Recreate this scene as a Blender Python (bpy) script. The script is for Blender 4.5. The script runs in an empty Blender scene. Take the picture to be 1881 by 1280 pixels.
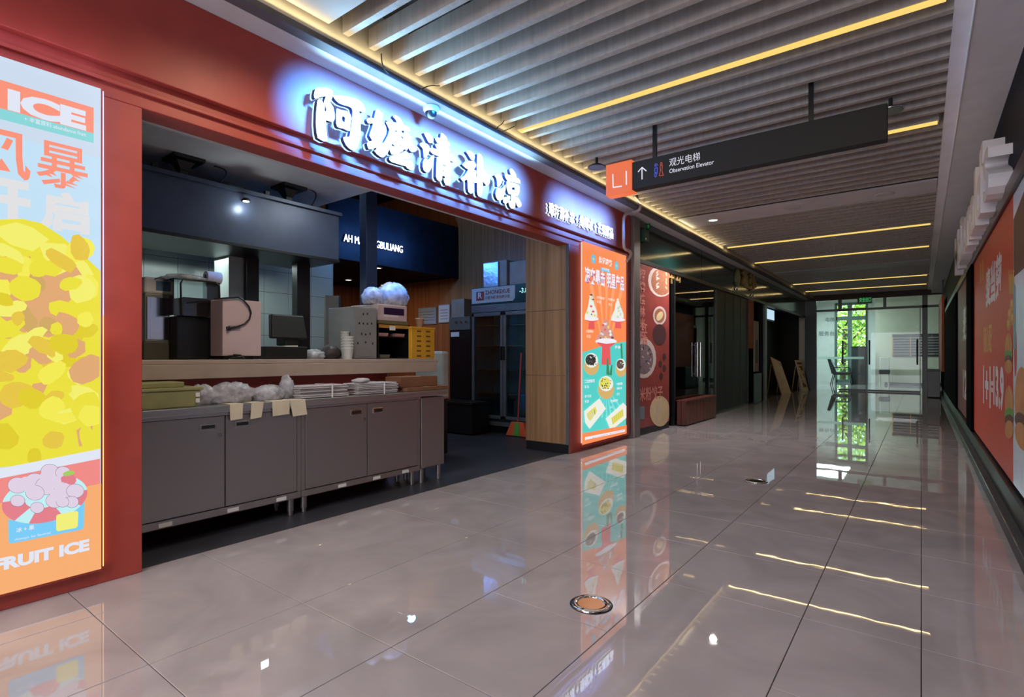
import bpy, math, random
from mathutils import Vector, Matrix
random.seed(7)
C = bpy.context.scene.collection
sc = bpy.context.scene
PI = math.pi

# ------------------------------------------------------------------ camera, world, big lights, exposure
F, CX, HY, H = 990.0, 940.5, 655.0, 1.1           # focal length in px (1881 wide), principal point, horizon, eye height
YAW = math.atan(752 / 990)
SY, CY = math.sin(YAW), math.cos(YAW)
cam = bpy.data.cameras.new('camera'); cam.sensor_width = 36; cam.lens = 36 * F / 1881
cam.shift_y = (HY - 640) / 1881; cam.clip_start = .05; cam.clip_end = 300
camo = bpy.data.objects.new('camera', cam); C.objects.link(camo)
camo.location = (0, 0, H); camo.rotation_euler = (PI / 2, 0, YAW)
sc.camera = camo
sc.view_settings.view_transform = 'Standard'; sc.view_settings.look = 'None'
sc.view_settings.gamma = 1; sc.view_settings.use_curve_mapping = False
sc.view_settings.exposure = 0
w = bpy.data.worlds.new('sky'); sc.world = w; w.use_nodes = True
nt = w.node_tree
sky = nt.nodes.new('ShaderNodeTexSky'); sky.sky_type = 'NISHITA'; sky.sun_disc = False
sky.sun_elevation = math.radians(55); sky.sun_rotation = math.radians(200)
nt.links.new(sky.outputs[0], nt.nodes['Background'].inputs[0]); nt.nodes['Background'].inputs[1].default_value = .9
def lamp(name, kind, loc, power, col=(1, 1, 1), size=.1, size_y=None, rot=(0, 0, 0), spot=None, blend=.5):
    l = bpy.data.lights.new(name, kind); l.energy = power; l.color = col
    if kind == 'AREA':
        l.size = size
        if size_y: l.shape = 'RECTANGLE'; l.size_y = size_y
    elif kind == 'SUN': l.angle = size
    else: l.shadow_soft_size = size
    if spot: l.spot_size = math.radians(spot); l.spot_blend = blend
    o = bpy.data.objects.new(name, l); C.objects.link(o); o.location = loc; o.rotation_euler = rot
    return o
lamp('cove_light', 'AREA', (-2.835, 5.6, 3.045), 6, (1, .84, .46), .02, 9.0, rot=(PI, 0, 0))
for i in range(6, 13):  # added unseen points imitating the poster box's bloom on pillar and fascia
    t_ = i / 12; lamp('box_bloom_fill', 'POINT', (-3.06, .905, .16 + 2.2 * t_), .26, (1 - .5 * t_, .6, .25 + .75 * t_), .1)
for i in range(6): lamp('box_bloom_fill', 'POINT', (-3.06, .82 - .15 * i, 2.47), .3, (.75, .6, 1), .1)
lamp('sun', 'SUN', (0, 40, 20), 3.5, (1, .95, .85), .01, rot=(math.radians(38), 0, math.radians(25)))
lamp('hall_light', 'AREA', (-1.3, -2.6, 3.05), 200, (1, .95, 1), 2.2, 2.2)          # lit hall behind the photographer
lamp('rear_fill', 'AREA', (-1.3, -5.7, 1.5), 190, (.92, .94, 1), 3.2, 2.6, rot=(PI / 2, 0, 0))  # added unseen lamp from behind, brightens slat faces and ceiling
lamp('kitchen_fill', 'AREA', (-5.45, 2.3, 2.05), 12, (.85, 1, .97), .3, 1.8)  # added unseen fill, brightens the tiled kitchen wall
lamp('kitchen_fill', 'AREA', (-4.0, 3.2, 2.74), 14, (.9, 1, 1), .4, .4)  # second added fill, lifts the dark tones in the kitchen
lamp('back_room_light', 'AREA', (-7.0, 5.4, 2.36), 9, (1, .75, .5), .5, .5)
lamp('lobby_fill', 'AREA', (-3.0, 24, 3.3), 170, (.78, 1, 1), 1.5, 2.5)  # added unseen fill to whiten the lobby
DOWN = [(-2.3, 1.62), (-1.35, 1.62), (-.4, 1.62)]
for (x, y) in DOWN: lamp('downlight_glow', 'SPOT', (x, y, 3.05), 70 if x < -2 else 27, (1, .8, .55) if x < -2 else (1, .95, .98), .05, spot=150, blend=.8)  # left one stronger and warmer, standing in for poster box spill
lamp('downlight_glow', 'SPOT', (-2.427, 8.06, 3.03), 260, (1, .96, .95), .05, spot=150, blend=.9)

# ------------------------------------------------------------------ helpers
def ray(u, v):
    r = (u - CX) / F
    return (-SY + r * CY, CY + r * SY, -(v - HY) / F)
def AX(u, v, X):
    d = ray(u, v); t = X / d[0]; return Vector((X, d[1] * t, H + d[2] * t))
def AY(u, v, Y):
    d = ray(u, v); t = Y / d[1]; return Vector((d[0] * t, Y, H + d[2] * t))
def AZ(u, v, Z):
    d = ray(u, v); t = (Z - H) / d[2]; return Vector((d[0] * t, d[1] * t, Z))
def s2l(c):
    c = c / 255
    return c / 12.92 if c <= .04045 else ((c + .055) / 1.055) ** 2.4
def S(r, g, b): return (s2l(r), s2l(g), s2l(b), 1)
MC = {}
def mat(name, col, rough=.5, metal=0, emit=0, ior=1.5, var=.06, scale=6, bump=0, stretch=None, coat=0):
    if name in MC: return MC[name]
    m = bpy.data.materials.new(name); m.use_nodes = True; n = m.node_tree; b = n.nodes['Principled BSDF']
    b.inputs['Base Color'].default_value = col; b.inputs['Roughness'].default_value = rough
    b.inputs['Metallic'].default_value = metal; b.inputs['IOR'].default_value = ior
    if coat: b.inputs['Coat Weight'].default_value = coat; b.inputs['Coat Roughness'].default_value = .05
    if emit:
        b.inputs['Emission Color'].default_value = col; b.inputs['Emission Strength'].default_value = emit
        b.inputs['Base Color'].default_value = (col[0] * .04, col[1] * .04, col[2] * .04, 1)
    elif var:
        tc = n.nodes.new('ShaderNodeTexCoord'); mp = n.nodes.new('ShaderNodeMapping'); nz = n.nodes.new('ShaderNodeTexNoise')
        mp.inputs['Scale'].default_value = stretch or (1, 1, 1); nz.inputs['Scale'].default_value = scale; nz.inputs['Detail'].default_value = 4
        n.links.new(tc.outputs['Object'], mp.inputs[0]); n.links.new(mp.outputs[0], nz.inputs[0])
        r = n.nodes.new('ShaderNodeValToRGB')
        r.color_ramp.elements[0].position = .3; r.color_ramp.elements[1].position = .7
        r.color_ramp.elements[0].color = (*[c * (1 - var * 2) for c in col[:3]], 1)
        r.color_ramp.elements[1].color = (*[min(1, c * (1 + var * 2)) for c in col[:3]], 1)
        n.links.new(nz.outputs['Fac'], r.inputs[0]); n.links.new(r.outputs[0], b.inputs['Base Color'])
        if bump:
            bp = n.nodes.new('ShaderNodeBump'); bp.inputs['Strength'].default_value = bump; bp.inputs['Distance'].default_value = .01
            n.links.new(nz.outputs['Fac'], bp.inputs['Height']); n.links.new(bp.outputs[0], b.inputs['Normal'])
    MC[name] = m
    return m
def glass(name, tint=(.9, 1, .97, 1), refl=1.0, ior=1.5):
    if name in MC: return MC[name]
    m = bpy.data.materials.new(name); m.use_nodes = True; n = m.node_tree; n.nodes.clear()
    o = n.nodes.new('ShaderNodeOutputMaterial'); mx = n.nodes.new('ShaderNodeMixShader'); t = n.nodes.new('ShaderNodeBsdfTransparent')
    g = n.nodes.new('ShaderNodeBsdfGlossy'); fr = n.nodes.new('ShaderNodeFresnel'); fr.inputs[0].default_value = ior
    t.inputs[0].default_value = tint; g.inputs['Roughness'].default_value = .02; g.inputs[0].default_value = (refl, refl, refl, 1)
    n.links.new(fr.outputs[0], mx.inputs[0]); n.links.new(t.outputs[0], mx.inputs[1]); n.links.new(g.outputs[0], mx.inputs[2]); n.links.new(mx.outputs[0], o.inputs[0])
    MC[name] = m
    return m

class MB:
    def __init__(s, m=None): s.v = []; s.f = []; s.mi = []; s.ms = []; s.cur = 0; s.sm = []; s.smooth = False; m and s.mat(m)
    def mat(s, m):
        if m not in s.ms: s.ms.append(m)
        s.cur = s.ms.index(m); return s
    def add(s, vs, fs):
        b = len(s.v); s.v += [tuple(p) for p in vs]
        for f in fs: s.f.append([b + i for i in f]); s.mi.append(s.cur); s.sm.append(s.smooth)
        return s
    def box(s, x0, x1, y0, y1, z0, z1):
        x0, x1 = min(x0, x1), max(x0, x1); y0, y1 = min(y0, y1), max(y0, y1); z0, z1 = min(z0, z1), max(z0, z1)
        return s.add([(x, y, z) for z in (z0, z1) for y in (y0, y1) for x in (x0, x1)],
                     [(0, 2, 3, 1), (4, 5, 7, 6), (0, 1, 5, 4), (2, 6, 7, 3), (0, 4, 6, 2), (1, 3, 7, 5)])
    def hexa(s, b4, t4):   # bottom and top quads, counter-clockwise from above
        return s.add(list(b4) + list(t4), [(3, 2, 1, 0), (4, 5, 6, 7), (0, 1, 5, 4), (1, 2, 6, 5), (2, 3, 7, 6), (3, 0, 4, 7)])
    def poly(s, pts): return s.add(pts, [list(range(len(pts)))])
    def prism(s, pts, d):
        n = len(pts); d = Vector(d); q = [Vector(p) + d for p in pts]
        return s.add(list(pts) + q, [list(range(n))[::-1], [n + i for i in range(n)]] + [(i, (i + 1) % n, n + (i + 1) % n, n + i) for i in range(n)])
    def cyl(s, p0, p1, r, n=16, r1=None, caps=True):
        p0, p1 = Vector(p0), Vector(p1); r1 = r if r1 is None else r1; d = (p1 - p0).normalized()
        a = d.orthogonal().normalized(); b = d.cross(a)
        vs = [p0 + (a * math.cos(t) + b * math.sin(t)) * r for t in [2 * PI * i / n for i in range(n)]] + \
             [p1 + (a * math.cos(t) + b * math.sin(t)) * r1 for t in [2 * PI * i / n for i in range(n)]]
        sm = s.smooth; s.smooth = True
        s.add(vs, [(i, (i + 1) % n, n + (i + 1) % n, n + i) for i in range(n)]); s.smooth = sm
        if caps: s.add(vs, [list(range(n))[::-1], list(range(n, 2 * n))])
        return s
    def tube(s, path, r, n=8):
        path = [Vector(p) for p in path]; vs = []; L = len(path)
        up = None
        for i, p in enumerate(path):
            d = (path[min(i + 1, L - 1)] - path[max(i - 1, 0)]).normalized()
            a = d.orthogonal().normalized() if up is None else (up - d * up.dot(d)).normalized()
            up = a; b = d.cross(a)
            vs += [p + (a * math.cos(2 * PI * k / n) + b * math.sin(2 * PI * k / n)) * r for k in range(n)]
        fs = [(i * n + k, i * n + (k + 1) % n, (i + 1) * n + (k + 1) % n, (i + 1) * n + k) for i in range(L - 1) for k in range(n)]
        sm = s.smooth; s.smooth = True; s.add(vs, fs + [list(range(n))[::-1], list(range((L - 1) * n, L * n))]); s.smooth = sm
        return s
    def ball(s, c, r, nu=16, nv=10, jit=0, z0=-1, seed=0):
        c = Vector(c); r = Vector(r if hasattr(r, '__len__') else (r, r, r)); rd = random.Random(seed); vs = []
        for j in range(nv + 1):
            t = -PI / 2 + PI * j / nv
            for i in range(nu):
                k = 1 + jit * (rd.random() - .5) * 2
                if j in (0, nv): k = 1
                p = Vector((math.cos(t) * math.cos(2 * PI * i / nu) * r.x, math.cos(t) * math.sin(2 * PI * i / nu) * r.y, max(z0, math.sin(t)) * r.z)) * k
                vs.append(c + p)
        sm = s.smooth; s.smooth = True
        s.add(vs, [(j * nu + i, j * nu + (i + 1) % nu, (j + 1) * nu + (i + 1) % nu, (j + 1) * nu + i) for j in range(nv) for i in range(nu)]); s.smooth = sm
        return s
    def lathe(s, c, prof, n=20, caps=True):
        c = Vector(c); vs = []
        for (r, z) in prof: vs += [c + Vector((r * math.cos(2 * PI * i / n), r * math.sin(2 * PI * i / n), z)) for i in range(n)]
        L = len(prof); sm = s.smooth; s.smooth = True
        s.add(vs, [(j * n + i, j * n + (i + 1) % n, (j + 1) * n + (i + 1) % n, (j + 1) * n + i) for j in range(L - 1) for i in range(n)])
        s.smooth = sm
        if caps: s.add(vs[:n], [list(range(n))[::-1]]); s.add(vs[-n:], [list(range(n))])
        return s
    def text(s, body, o, right, up, w=None, h=.1, depth=0, bold=0, shear=0):
        cu = bpy.data.curves.new('t', 'FONT'); cu.body = body; cu.size = 1; cu.offset = bold; cu.shear = shear; cu.resolution_u = 3
        ob = bpy.data.objects.new('t', cu); C.objects.link(ob); bpy.context.view_layer.update()
        me = bpy.data.meshes.new_from_object(ob.evaluated_get(bpy.context.evaluated_depsgraph_get()))
        vs = [v.co.copy() for v in me.vertices]; fs = [list(p.vertices) for p in me.polygons]
        bpy.data.objects.remove(ob); bpy.data.curves.remove(cu); bpy.data.meshes.remove(me)
        if not vs: return s
        x0 = min(p.x for p in vs); x1 = max(p.x for p in vs); y0 = min(p.y for p in vs); y1 = max(p.y for p in vs)
        o, right, up = Vector(o), Vector(right), Vector(up); nn = right.cross(up).normalized()
        ky = h / (y1 - y0); kx = w / (x1 - x0) if w else ky
        front = [o + right * ((p.x - x0) * kx) + up * ((p.y - y0) * ky) + nn * depth for p in vs]
        if depth:
            ec = {}
            for f in fs:
                for i in range(len(f)):
                    e = (f[i], f[(i + 1) % len(f)]); ec[e] = 1
            back = [p - nn * depth for p in front]; n = len(vs)
            side = [(a, n + a, n + b, b) for (a, b) in ec if (b, a) not in ec]
            return s.add(front + back, fs + side)
        return s.add(front, fs)
    def loops(s, loops3, n, depth):      # outline loops (first outer, others holes) on a plane with normal n, extruded forward by depth
        n = Vector(n); o = Vector(loops3[0][0]); a = Vector((0, 1, 0)) if abs(n.x) > .9 else Vector((1, 0, 0)); up = Vector((0, 0, 1))
        cu = bpy.data.curves.new('l', 'CURVE'); cu.dimensions = '2D'; cu.fill_mode = 'BOTH'
        for lp in loops3:
            sp = cu.splines.new('POLY'); sp.points.add(len(lp) - 1); sp.use_cyclic_u = True
            for q, p in zip(sp.points, lp): d = Vector(p) - o; q.co = (d.dot(a), d.dot(up), 0, 1)
        ob = bpy.data.objects.new('l', cu); C.objects.link(ob); bpy.context.view_layer.update()
        me = bpy.data.meshes.new_from_object(ob.evaluated_get(bpy.context.evaluated_depsgraph_get()))
        vs = [o + a * v.co.x + up * v.co.y for v in me.vertices]; fs = [list(p.vertices) for p in me.polygons]
        bpy.data.objects.remove(ob); bpy.data.curves.remove(cu); bpy.data.meshes.remove(me)
        nv = len(vs); ec = {}
        for f in fs:
            for i in range(len(f)): ec[(f[i], f[(i + 1) % len(f)])] = 1
        front = [p + n * depth for p in vs]
        s.add(front + vs, fs + [tuple(nv + i for i in f[::-1]) for f in fs] + [(p, nv + p, nv + q, q) for (p, q) in ec if (q, p) not in ec])
        return s
    def build(s, name, parent=None, bevel=0, kind=None):
        me = bpy.data.meshes.new(name); me.from_pydata(s.v, [], s.f)
        for m in s.ms: me.materials.append(m)
        me.polygons.foreach_set('material_index', s.mi); me.polygons.foreach_set('use_smooth', s.sm); me.update()
        return link(name, me, parent, bevel, kind)
def link(name, me, parent=None, bevel=0, kind=None):
    o = bpy.data.objects.new(name, me); C.objects.link(o)
    if parent is not None:
        o.parent = parent
        o.matrix_parent_inverse = Matrix.Translation(-parent.location)
    if bevel:
        b = o.modifiers.new('bevel', 'BEVEL'); b.width = bevel; b.segments = 2; b.limit_method = 'ANGLE'
    if kind: o['kind'] = kind
    return o
def tag(o, label, cat, group=None):
    o['label'] = label; o['category'] = cat
    if group: o['group'] = group
    return o
def T(name, loc, label, cat, group=None):
    o = bpy.data.objects.new(name, None); o.empty_display_size = .1; o.location = loc; C.objects.link(o)
    return tag(o, label, cat, group)
def ST(name, mb, parent=None, bevel=0):
    o = mb.build(name, parent, bevel)
    if parent is None: o['kind'] = 'structure'
    return o
def dup(root, loc, label=None, rz=None):
    r = root.copy(); C.objects.link(r); r.location = loc
    if rz is not None: r.rotation_euler.z = rz
    if label: r['label'] = label
    for ch in root.children:
        c = ch.copy(); C.objects.link(c); c.parent = r
        for g in ch.children:
            d = g.copy(); C.objects.link(d); d.parent = c
    return r
def ell(cx, cy, a, b, n=20, rot=0):
    return [(cx + a * math.cos(t) * math.cos(rot) - b * math.sin(t) * math.sin(rot), cy + a * math.cos(t) * math.sin(rot) + b * math.sin(t) * math.cos(rot)) for t in [2 * PI * i / n for i in range(n)]]

# ------------------------------------------------------------------ materials
def floor_mat():
    m = bpy.data.materials.new('polished tile'); m.use_nodes = True; n = m.node_tree; b = n.nodes['Principled BSDF']
    tc = n.nodes.new('ShaderNodeNewGeometry'); oi = n.nodes.new('ShaderNodeObjectInfo')
    nz = n.nodes.new('ShaderNodeTexNoise'); nz.inputs['Scale'].default_value = 2.2; nz.inputs['Detail'].default_value = 7; nz.inputs['Distortion'].default_value = 1.2
    n.links.new(tc.outputs['Position'], nz.inputs[0])
    r = n.nodes.new('ShaderNodeValToRGB'); r.color_ramp.elements[0].position = .3; r.color_ramp.elements[1].position = .72
    r.color_ramp.elements[0].color = S(152, 145, 147); r.color_ramp.elements[1].color = S(174, 166, 167)
    n.links.new(nz.outputs['Fac'], r.inputs[0]); n.links.new(r.outputs[0], b.inputs['Base Color'])
    b.inputs['Roughness'].default_value = .015; b.inputs['IOR'].default_value = 1.85
    n2 = n.nodes.new('ShaderNodeTexNoise'); n2.inputs['Scale'].default_value = 9; n2.inputs['Detail'].default_value = 1
    n.links.new(tc.outputs['Position'], n2.inputs[0])
    bp = n.nodes.new('ShaderNodeBump'); bp.inputs['Strength'].default_value = .006; bp.inputs['Distance'].default_value = .02
    n.links.new(n2.outputs['Fac'], bp.inputs['Height']); n.links.new(bp.outputs[0], b.inputs['Normal'])
    return m
def wood_mat(name, c0, c1, rough=.45):
    m = bpy.data.materials.new(name); m.use_nodes = True; n = m.node_tree; b = n.nodes['Principled BSDF']
    g = n.nodes.new('ShaderNodeNewGeometry'); mp = n.nodes.new('ShaderNodeMapping'); mp.inputs['Scale'].default_value = (28, 28, .6)
    nz = n.nodes.new('ShaderNodeTexNoise'); nz.inputs['Scale'].default_value = 1; nz.inputs['Detail'].default_value = 5
    r = n.nodes.new('ShaderNodeValToRGB'); r.color_ramp.elements[0].position = .3; r.color_ramp.elements[1].position = .7
    r.color_ramp.elements[0].color = c0; r.color_ramp.elements[1].color = c1
    n.links.new(g.outputs['Position'], mp.inputs[0]); n.links.new(mp.outputs[0], nz.inputs[0]); n.links.new(nz.outputs['Fac'], r.inputs[0])
    n.links.new(r.outputs[0], b.inputs['Base Color']); b.inputs['Roughness'].default_value = rough
    return m
def steel_mat(name, col, rough=.32, st=(60, 60, 1)):
    m = bpy.data.materials.new(name); m.use_nodes = True; n = m.node_tree; b = n.nodes['Principled BSDF']
    g = n.nodes.new('ShaderNodeNewGeometry'); mp = n.nodes.new('ShaderNodeMapping'); mp.inputs['Scale'].default_value = st
    nz = n.nodes.new('ShaderNodeTexNoise'); nz.inputs['Scale'].default_value = 1; nz.inputs['Detail'].default_value = 3
    mr = n.nodes.new('ShaderNodeMapRange'); mr.inputs['To Min'].default_value = rough - .08; mr.inputs['To Max'].default_value = rough + .1
    n.links.new(g.outputs['Position'], mp.inputs[0]); n.links.new(mp.outputs[0], nz.inputs[0]); n.links.new(nz.outputs['Fac'], mr.inputs[0])
    n.links.new(mr.outputs[0], b.inputs['Roughness']); b.inputs['Base Color'].default_value = col; b.inputs['Metallic'].default_value = .85
    return m
FL = floor_mat()
GROUT = mat('dark grout', S(60, 52, 50), .8)
DFLOOR = mat('dark kitchen floor', S(52, 54, 60), .45, var=.12, scale=3)
WHITE = mat('white paint', S(200, 198, 198), .7, var=.02)
CREAM = mat('cream plaster', S(206, 196, 178), .8, var=.02)
GREYP = mat('grey painted board', S(205, 202, 206), .6, var=.03)
LIP = mat('grey metal lip', S(92, 88, 92), .7)
SLAT = wood_mat('grey brown slat', S(166, 156, 147), S(184, 174, 165), .5)
SLATD = mat('ceiling void', S(60, 58, 60), .9)
RED = mat('orange red fascia', S(166, 66, 56), .5, var=.04)
NAVY = mat('navy wall', S(30, 30, 40), .6, var=.1, ior=1.15)
BLACK = mat('black metal', S(22, 22, 24), .4, var=.1)
BLKM = mat('black plastic', S(16, 18, 20), .35, var=.1)
DGREEN = mat('dark green glossy panel', S(20, 48, 44), .12, 0, var=.05, ior=1.8)
STEEL = steel_mat('brushed steel', S(150, 146, 146), .34)
STEEL2 = steel_mat('stainless steel', S(165, 165, 165), .3, (60, 1.5, 60))
CHROME = mat('chrome', S(205, 205, 205), .15, 1, var=.02)
WOODJ = wood_mat('brown wood veneer', S(124, 92, 62), S(166, 126, 90))
WOODO = wood_mat('orange wood veneer', S(140, 84, 48), S(182, 112, 66))
TILEW = mat('white wall tile', S(186, 196, 192), .18, var=.02, scale=1)
STRIPE = mat('yellow led diffuser', S(253, 216, 118), .5, emit=1.0)
LETW = mat('white lit acrylic', (.6, .84, 1, 1), .4, emit=2.6)
LETW2 = mat('small white lit acrylic', (.9, .96, 1, 1), .4, emit=2.2)
LETB = mat('blue white lit rim', (.62, .82, 1, 1), .4, emit=1.4)
HALO = mat('added blue halo', (.03, .34, 1, 1), .4, emit=6)  # blue emission added behind the letters to imitate bloom on the fascia
LETS = mat('blue grey letter return', S(44, 54, 92), .6)
BULB = mat('lamp lens', (1, .96, .85, 1), .4, emit=2.6)
BULBD = mat('unlit lamp lens', S(190, 185, 178), .3)
PAPER = mat('white paper', S(222, 222, 220), .8, var=.03)
BAG = mat('thin plastic bag', S(196, 198, 206), .25, var=.2, scale=22, bump=1.0); BAG.node_tree.nodes['Principled BSDF'].inputs['Alpha'].default_value = .62
CARD = mat('cardboard', S(150, 108, 74), .8, var=.06)
GLS = glass('clear glass', (.93, .99, .97, 1), refl=.3)
FGL = glass('fridge glass', (.62, .76, .80, 1), ior=1.45)
FROST = bpy.data.materials.new('frosted band'); FROST.use_nodes = True
n_ = FROST.node_tree; n_.nodes.clear(); o_ = n_.nodes.new('ShaderNodeOutputMaterial'); t_ = n_.nodes.new('ShaderNodeBsdfTranslucent'); t_.inputs[0].default_value = (.9, 1, .97, 1); n_.links.new(t_.outputs[0], o_.inputs[0])
GLSD = glass('dark glass', (.30, .42, .40, 1), ior=1.6)
ACR = glass('clear acrylic', (.86, .9, .9, 1), ior=1.5)

# ------------------------------------------------------------------ floor
JX = [-3.22, -2.8, -2.2, -1.6, -1.0, -.4, 0, .5]
ST('sky_blocker', MB(SLATD).box(-9.2, 8, -6.3, 27.3, 4.3, 4.4))  # added over everything, unseen, to block the sky
fl = ST('floor', MB(GROUT).box(-9, 8, -6, 28, -.15, -.012))
mb = MB(DFLOOR).box(-8.6, -3.224, -6, 28, -.012, -.002); mb.build('dark_flooring', fl)
ROWS = [.15 + .6 * i for i in range(17)]
g = .0015
big = {(0, 2), (1, 2), (2, 2), (4, 2), (2, 5), (4, 6), (1, 6), (3, 9)}
done = set(); tcache = {}
for r in range(16):
    for c in range(7):
        if (c, r) in done: continue
        y0 = ROWS[r]; y1 = ROWS[r + 1]
        if (c, r) in big and r + 2 < 17: y1 = ROWS[r + 2]; done.add((c, r + 1))
        x0, x1 = JX[c], JX[c + 1]; k = (round(x1 - x0, 3), round(y1 - y0, 3))
        if k not in tcache:
            a, b = (x1 - x0) / 2 - g, (y1 - y0) / 2 - g
            t = MB(FL); e = .0015
            t.add([(-a, -b, -.012), (a, -b, -.012), (a, b, -.012), (-a, b, -.012), (-a, -b, -e), (a, -b, -e), (a, b, -e), (-a, b, -e), (-a + e, -b + e, 0), (a - e, -b + e, 0), (a - e, b - e, 0), (-a + e, b - e, 0)],
                  [(0, 1, 5, 4), (1, 2, 6, 5), (2, 3, 7, 6), (3, 0, 4, 7), (4, 5, 9, 8), (5, 6, 10, 9), (6, 7, 11, 10), (7, 4, 8, 11), (8, 9, 10, 11)])
            o = t.build('floor_tile', fl); tcache[k] = o.data; o.location = ((x0 + x1) / 2, (y0 + y1) / 2, 0)
        else:
            o = link('floor_tile', tcache[k], fl); o.location = ((x0 + x1) / 2, (y0 + y1) / 2, 0)
        o.rotation_euler = (random.uniform(-1, 1) * .0006, random.uniform(-1, 1) * .0006, 0)
mb = MB(FL)
for c in range(7):
    y = ROWS[-1]
    while y < 28: mb.box(JX[c] + g, JX[c + 1] - g, y + g, min(28, y + .6) - g, -.012, 0); y += .6
    y = ROWS[0]
    while y > -6: mb.box(JX[c] + g, JX[c + 1] - g, y - .6 + g, y - g, -.012, 0); y -= .6
for y in [-6 + .6 * i for i in range(57)]:
    if y > 20.6: mb.box(.5, 1.9, y + g, y + .6 - g, -.012, 0); mb.box(-5, -3.224, y + g, y + .6 - g, -.002, 0)
mb.build('far_tiles', fl, kind='stuff')

# ------------------------------------------------------------------ ceiling: void, flat panels, slats
ZS = 3.1
ce = ST('ceiling', MB(SLATD).box(-2.86, .5, -6, 20.4, 3.36, 3.42))
PAN = [(1.22, 1.915), (7.75, 8.35), (14.1, 14.7)]
pm = None
for a, b in PAN:
    MB(WHITE if a < 2 else GREYP).box(-2.84, .145, a, b, ZS, ZS + .02).build('flat_panel', ce, bevel=.002)
slats = []
y = 2.045
STY = [3.85, 5.85, 10.26, 12.3, 16.6, 18.65]
while y < 20.3: slats.append(y); y += .1985
y = 1.0
while y > -5.8: slats.append(y); y -= .1985
base = MB(SLAT).box(-1.5025, 1.5025, -.0225, .0225, 0, .125)
sm_ = None
for y in slats:
    if any(a - .03 < y < b + .03 for a, b in PAN) or any(abs(y - s_) < .09 for s_ in STY): continue
    if sm_ is None:
        o = base.build('slat', ce); sm_ = o.data
    else: o = link('slat', sm_, ce)
    o.location = (-1.3525, y, ZS)
mb = MB(BLACK)
for x in (-2.2, -.6): mb.box(x - .02, x + .02, -6, 20.3, ZS + .125, ZS + .16)
mb.build('slat_carrier', ce)
for i, s_ in enumerate(STY):
    a = T('linear_light', (-1.35, s_, ZS), ['yellow ceiling light strip nearest the camera, above the hanging sign', 'second nearest yellow light strip, showing beside the right end of the hanging sign',
          'third yellow light strip, first one beyond the flat panel with round downlights', 'fourth yellow ceiling light strip, just beyond the third', 'fifth yellow light strip, last but one before the far glass doors', 'farthest yellow light strip, above the far glass doors'][i], 'light', 'yellow light strips in the slat ceiling')
    MB(SLAT).box(-2.85, .12, s_ - .03, s_ + .03, ZS + .004, ZS + .12).build('housing', a)
    MB(STRIPE).box(-2.83, .11, s_ - .02, s_ + .02, ZS - .014, ZS + .004).build('diffuser', a)
    lamp('strip_glow', 'AREA', (-1.35, s_, ZS - .02), 4, (1, .72, .34), 2.9, .035)
DL = [(-2.427, 8.06, 'lit round white downlight, left one of three in the grey flat ceiling panel', 1), (-1.379, 8.06, 'unlit round downlight, middle of three in the grey flat ceiling panel', 0), (-.364, 8.06, 'unlit round downlight, right one of three in the grey flat ceiling panel', 0)]
for x, y, lb, on in DL + [(x, y, 'round downlight in the white flat ceiling panel ' + ('by the red fascia', 'between two others', 'by the right wall')[i], 1) for i, (x, y) in enumerate(DOWN)]:
    a = T('downlight', (x, y, ZS), lb, 'light', 'round ceiling downlights')
    MB(WHITE).lathe((x, y, ZS - .012), [(.062, .012), (.095, .012), (.1, .006), (.095, 0), (.07, 0), (.062, .006)], 28, False).build('ring', a)
    MB(BULB if on else BULBD).cyl((x, y, ZS - .006), (x, y, ZS - .002), .06, 24).build('lens', a)

# ------------------------------------------------------------------ left front of the snack shop
FX = -3.17
wl = ST('wall_left', MB(RED).box(FX - .16, FX, -6, 1.05, 0, 2.37).box(FX - .16, FX, 5.26, 6.76, 0, 2.37).box(FX - .16, FX, -6, 6.76, 2.37, 3.3), bevel=.004)
MB(RED).box(FX, FX + .045, -6, 6.76, 2.515, 3.0).build('fascia_panel', wl, bevel=.004)
MB(RED).box(FX, FX + .022, -6, 6.76, 2.437, 2.457).build('moulding', wl, bevel=.003)
sf = ST('trim_1', MB(WHITE).box(-3.33, -2.95, -6, 20.4, 3.0, 3.05))
MB(LIP).box(-2.95, -2.862, -6, 20.4, 2.992, 3.03).build('shadow_trim', sf, bevel=.003)
ST('wall_cove', MB(CREAM).box(-2.95, -2.862, -6, 20.4, 3.03, 3.36))
# right bulkhead
ST('trim_2', MB(mat('pale soffit paint', S(238, 236, 242), .6, var=.02)).box(.15, .235, -6, 20.4, ZS + .002, ZS + .03).box(.235, .52, -6, 20.4, 3.0, 3.36))
MB(WHITE).box(.231, .238, -6, 20.4, 2.996, 3.012).build('white_bead', bpy.data.objects['trim_2'])
ST('wall_right', MB(NAVY).box(.5, .62, -6, 20.4, 0, 3.36))
ST('sky_stop_wall', MB(WHITE).box(-9, .6, -6.1, -6, 0, 4.2))  # unseen wall added to keep sky light out behind the camera
# end post of the shop with screws
a = T('end_post', (-3.08, 6.87, 0), 'tall stainless steel corner post with screw heads right of the orange menu lightbox', 'post')
MB(STEEL).box(-3.2, -3.075, 6.765, 6.96, 0, 2.99).build('post_body', a, bevel=.004)
for z in (.35, .75, 1.15, 1.55, 1.95, 2.35):
    MB(BLACK).box(-3.16, -3.14, 6.758, 6.765, z, z + .07).build('slot', a)
    MB(CHROME).cyl((-3.11, 6.765, z - .12), (-3.11, 6.757, z - .12), .008, 10).build('screw', a)

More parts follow.
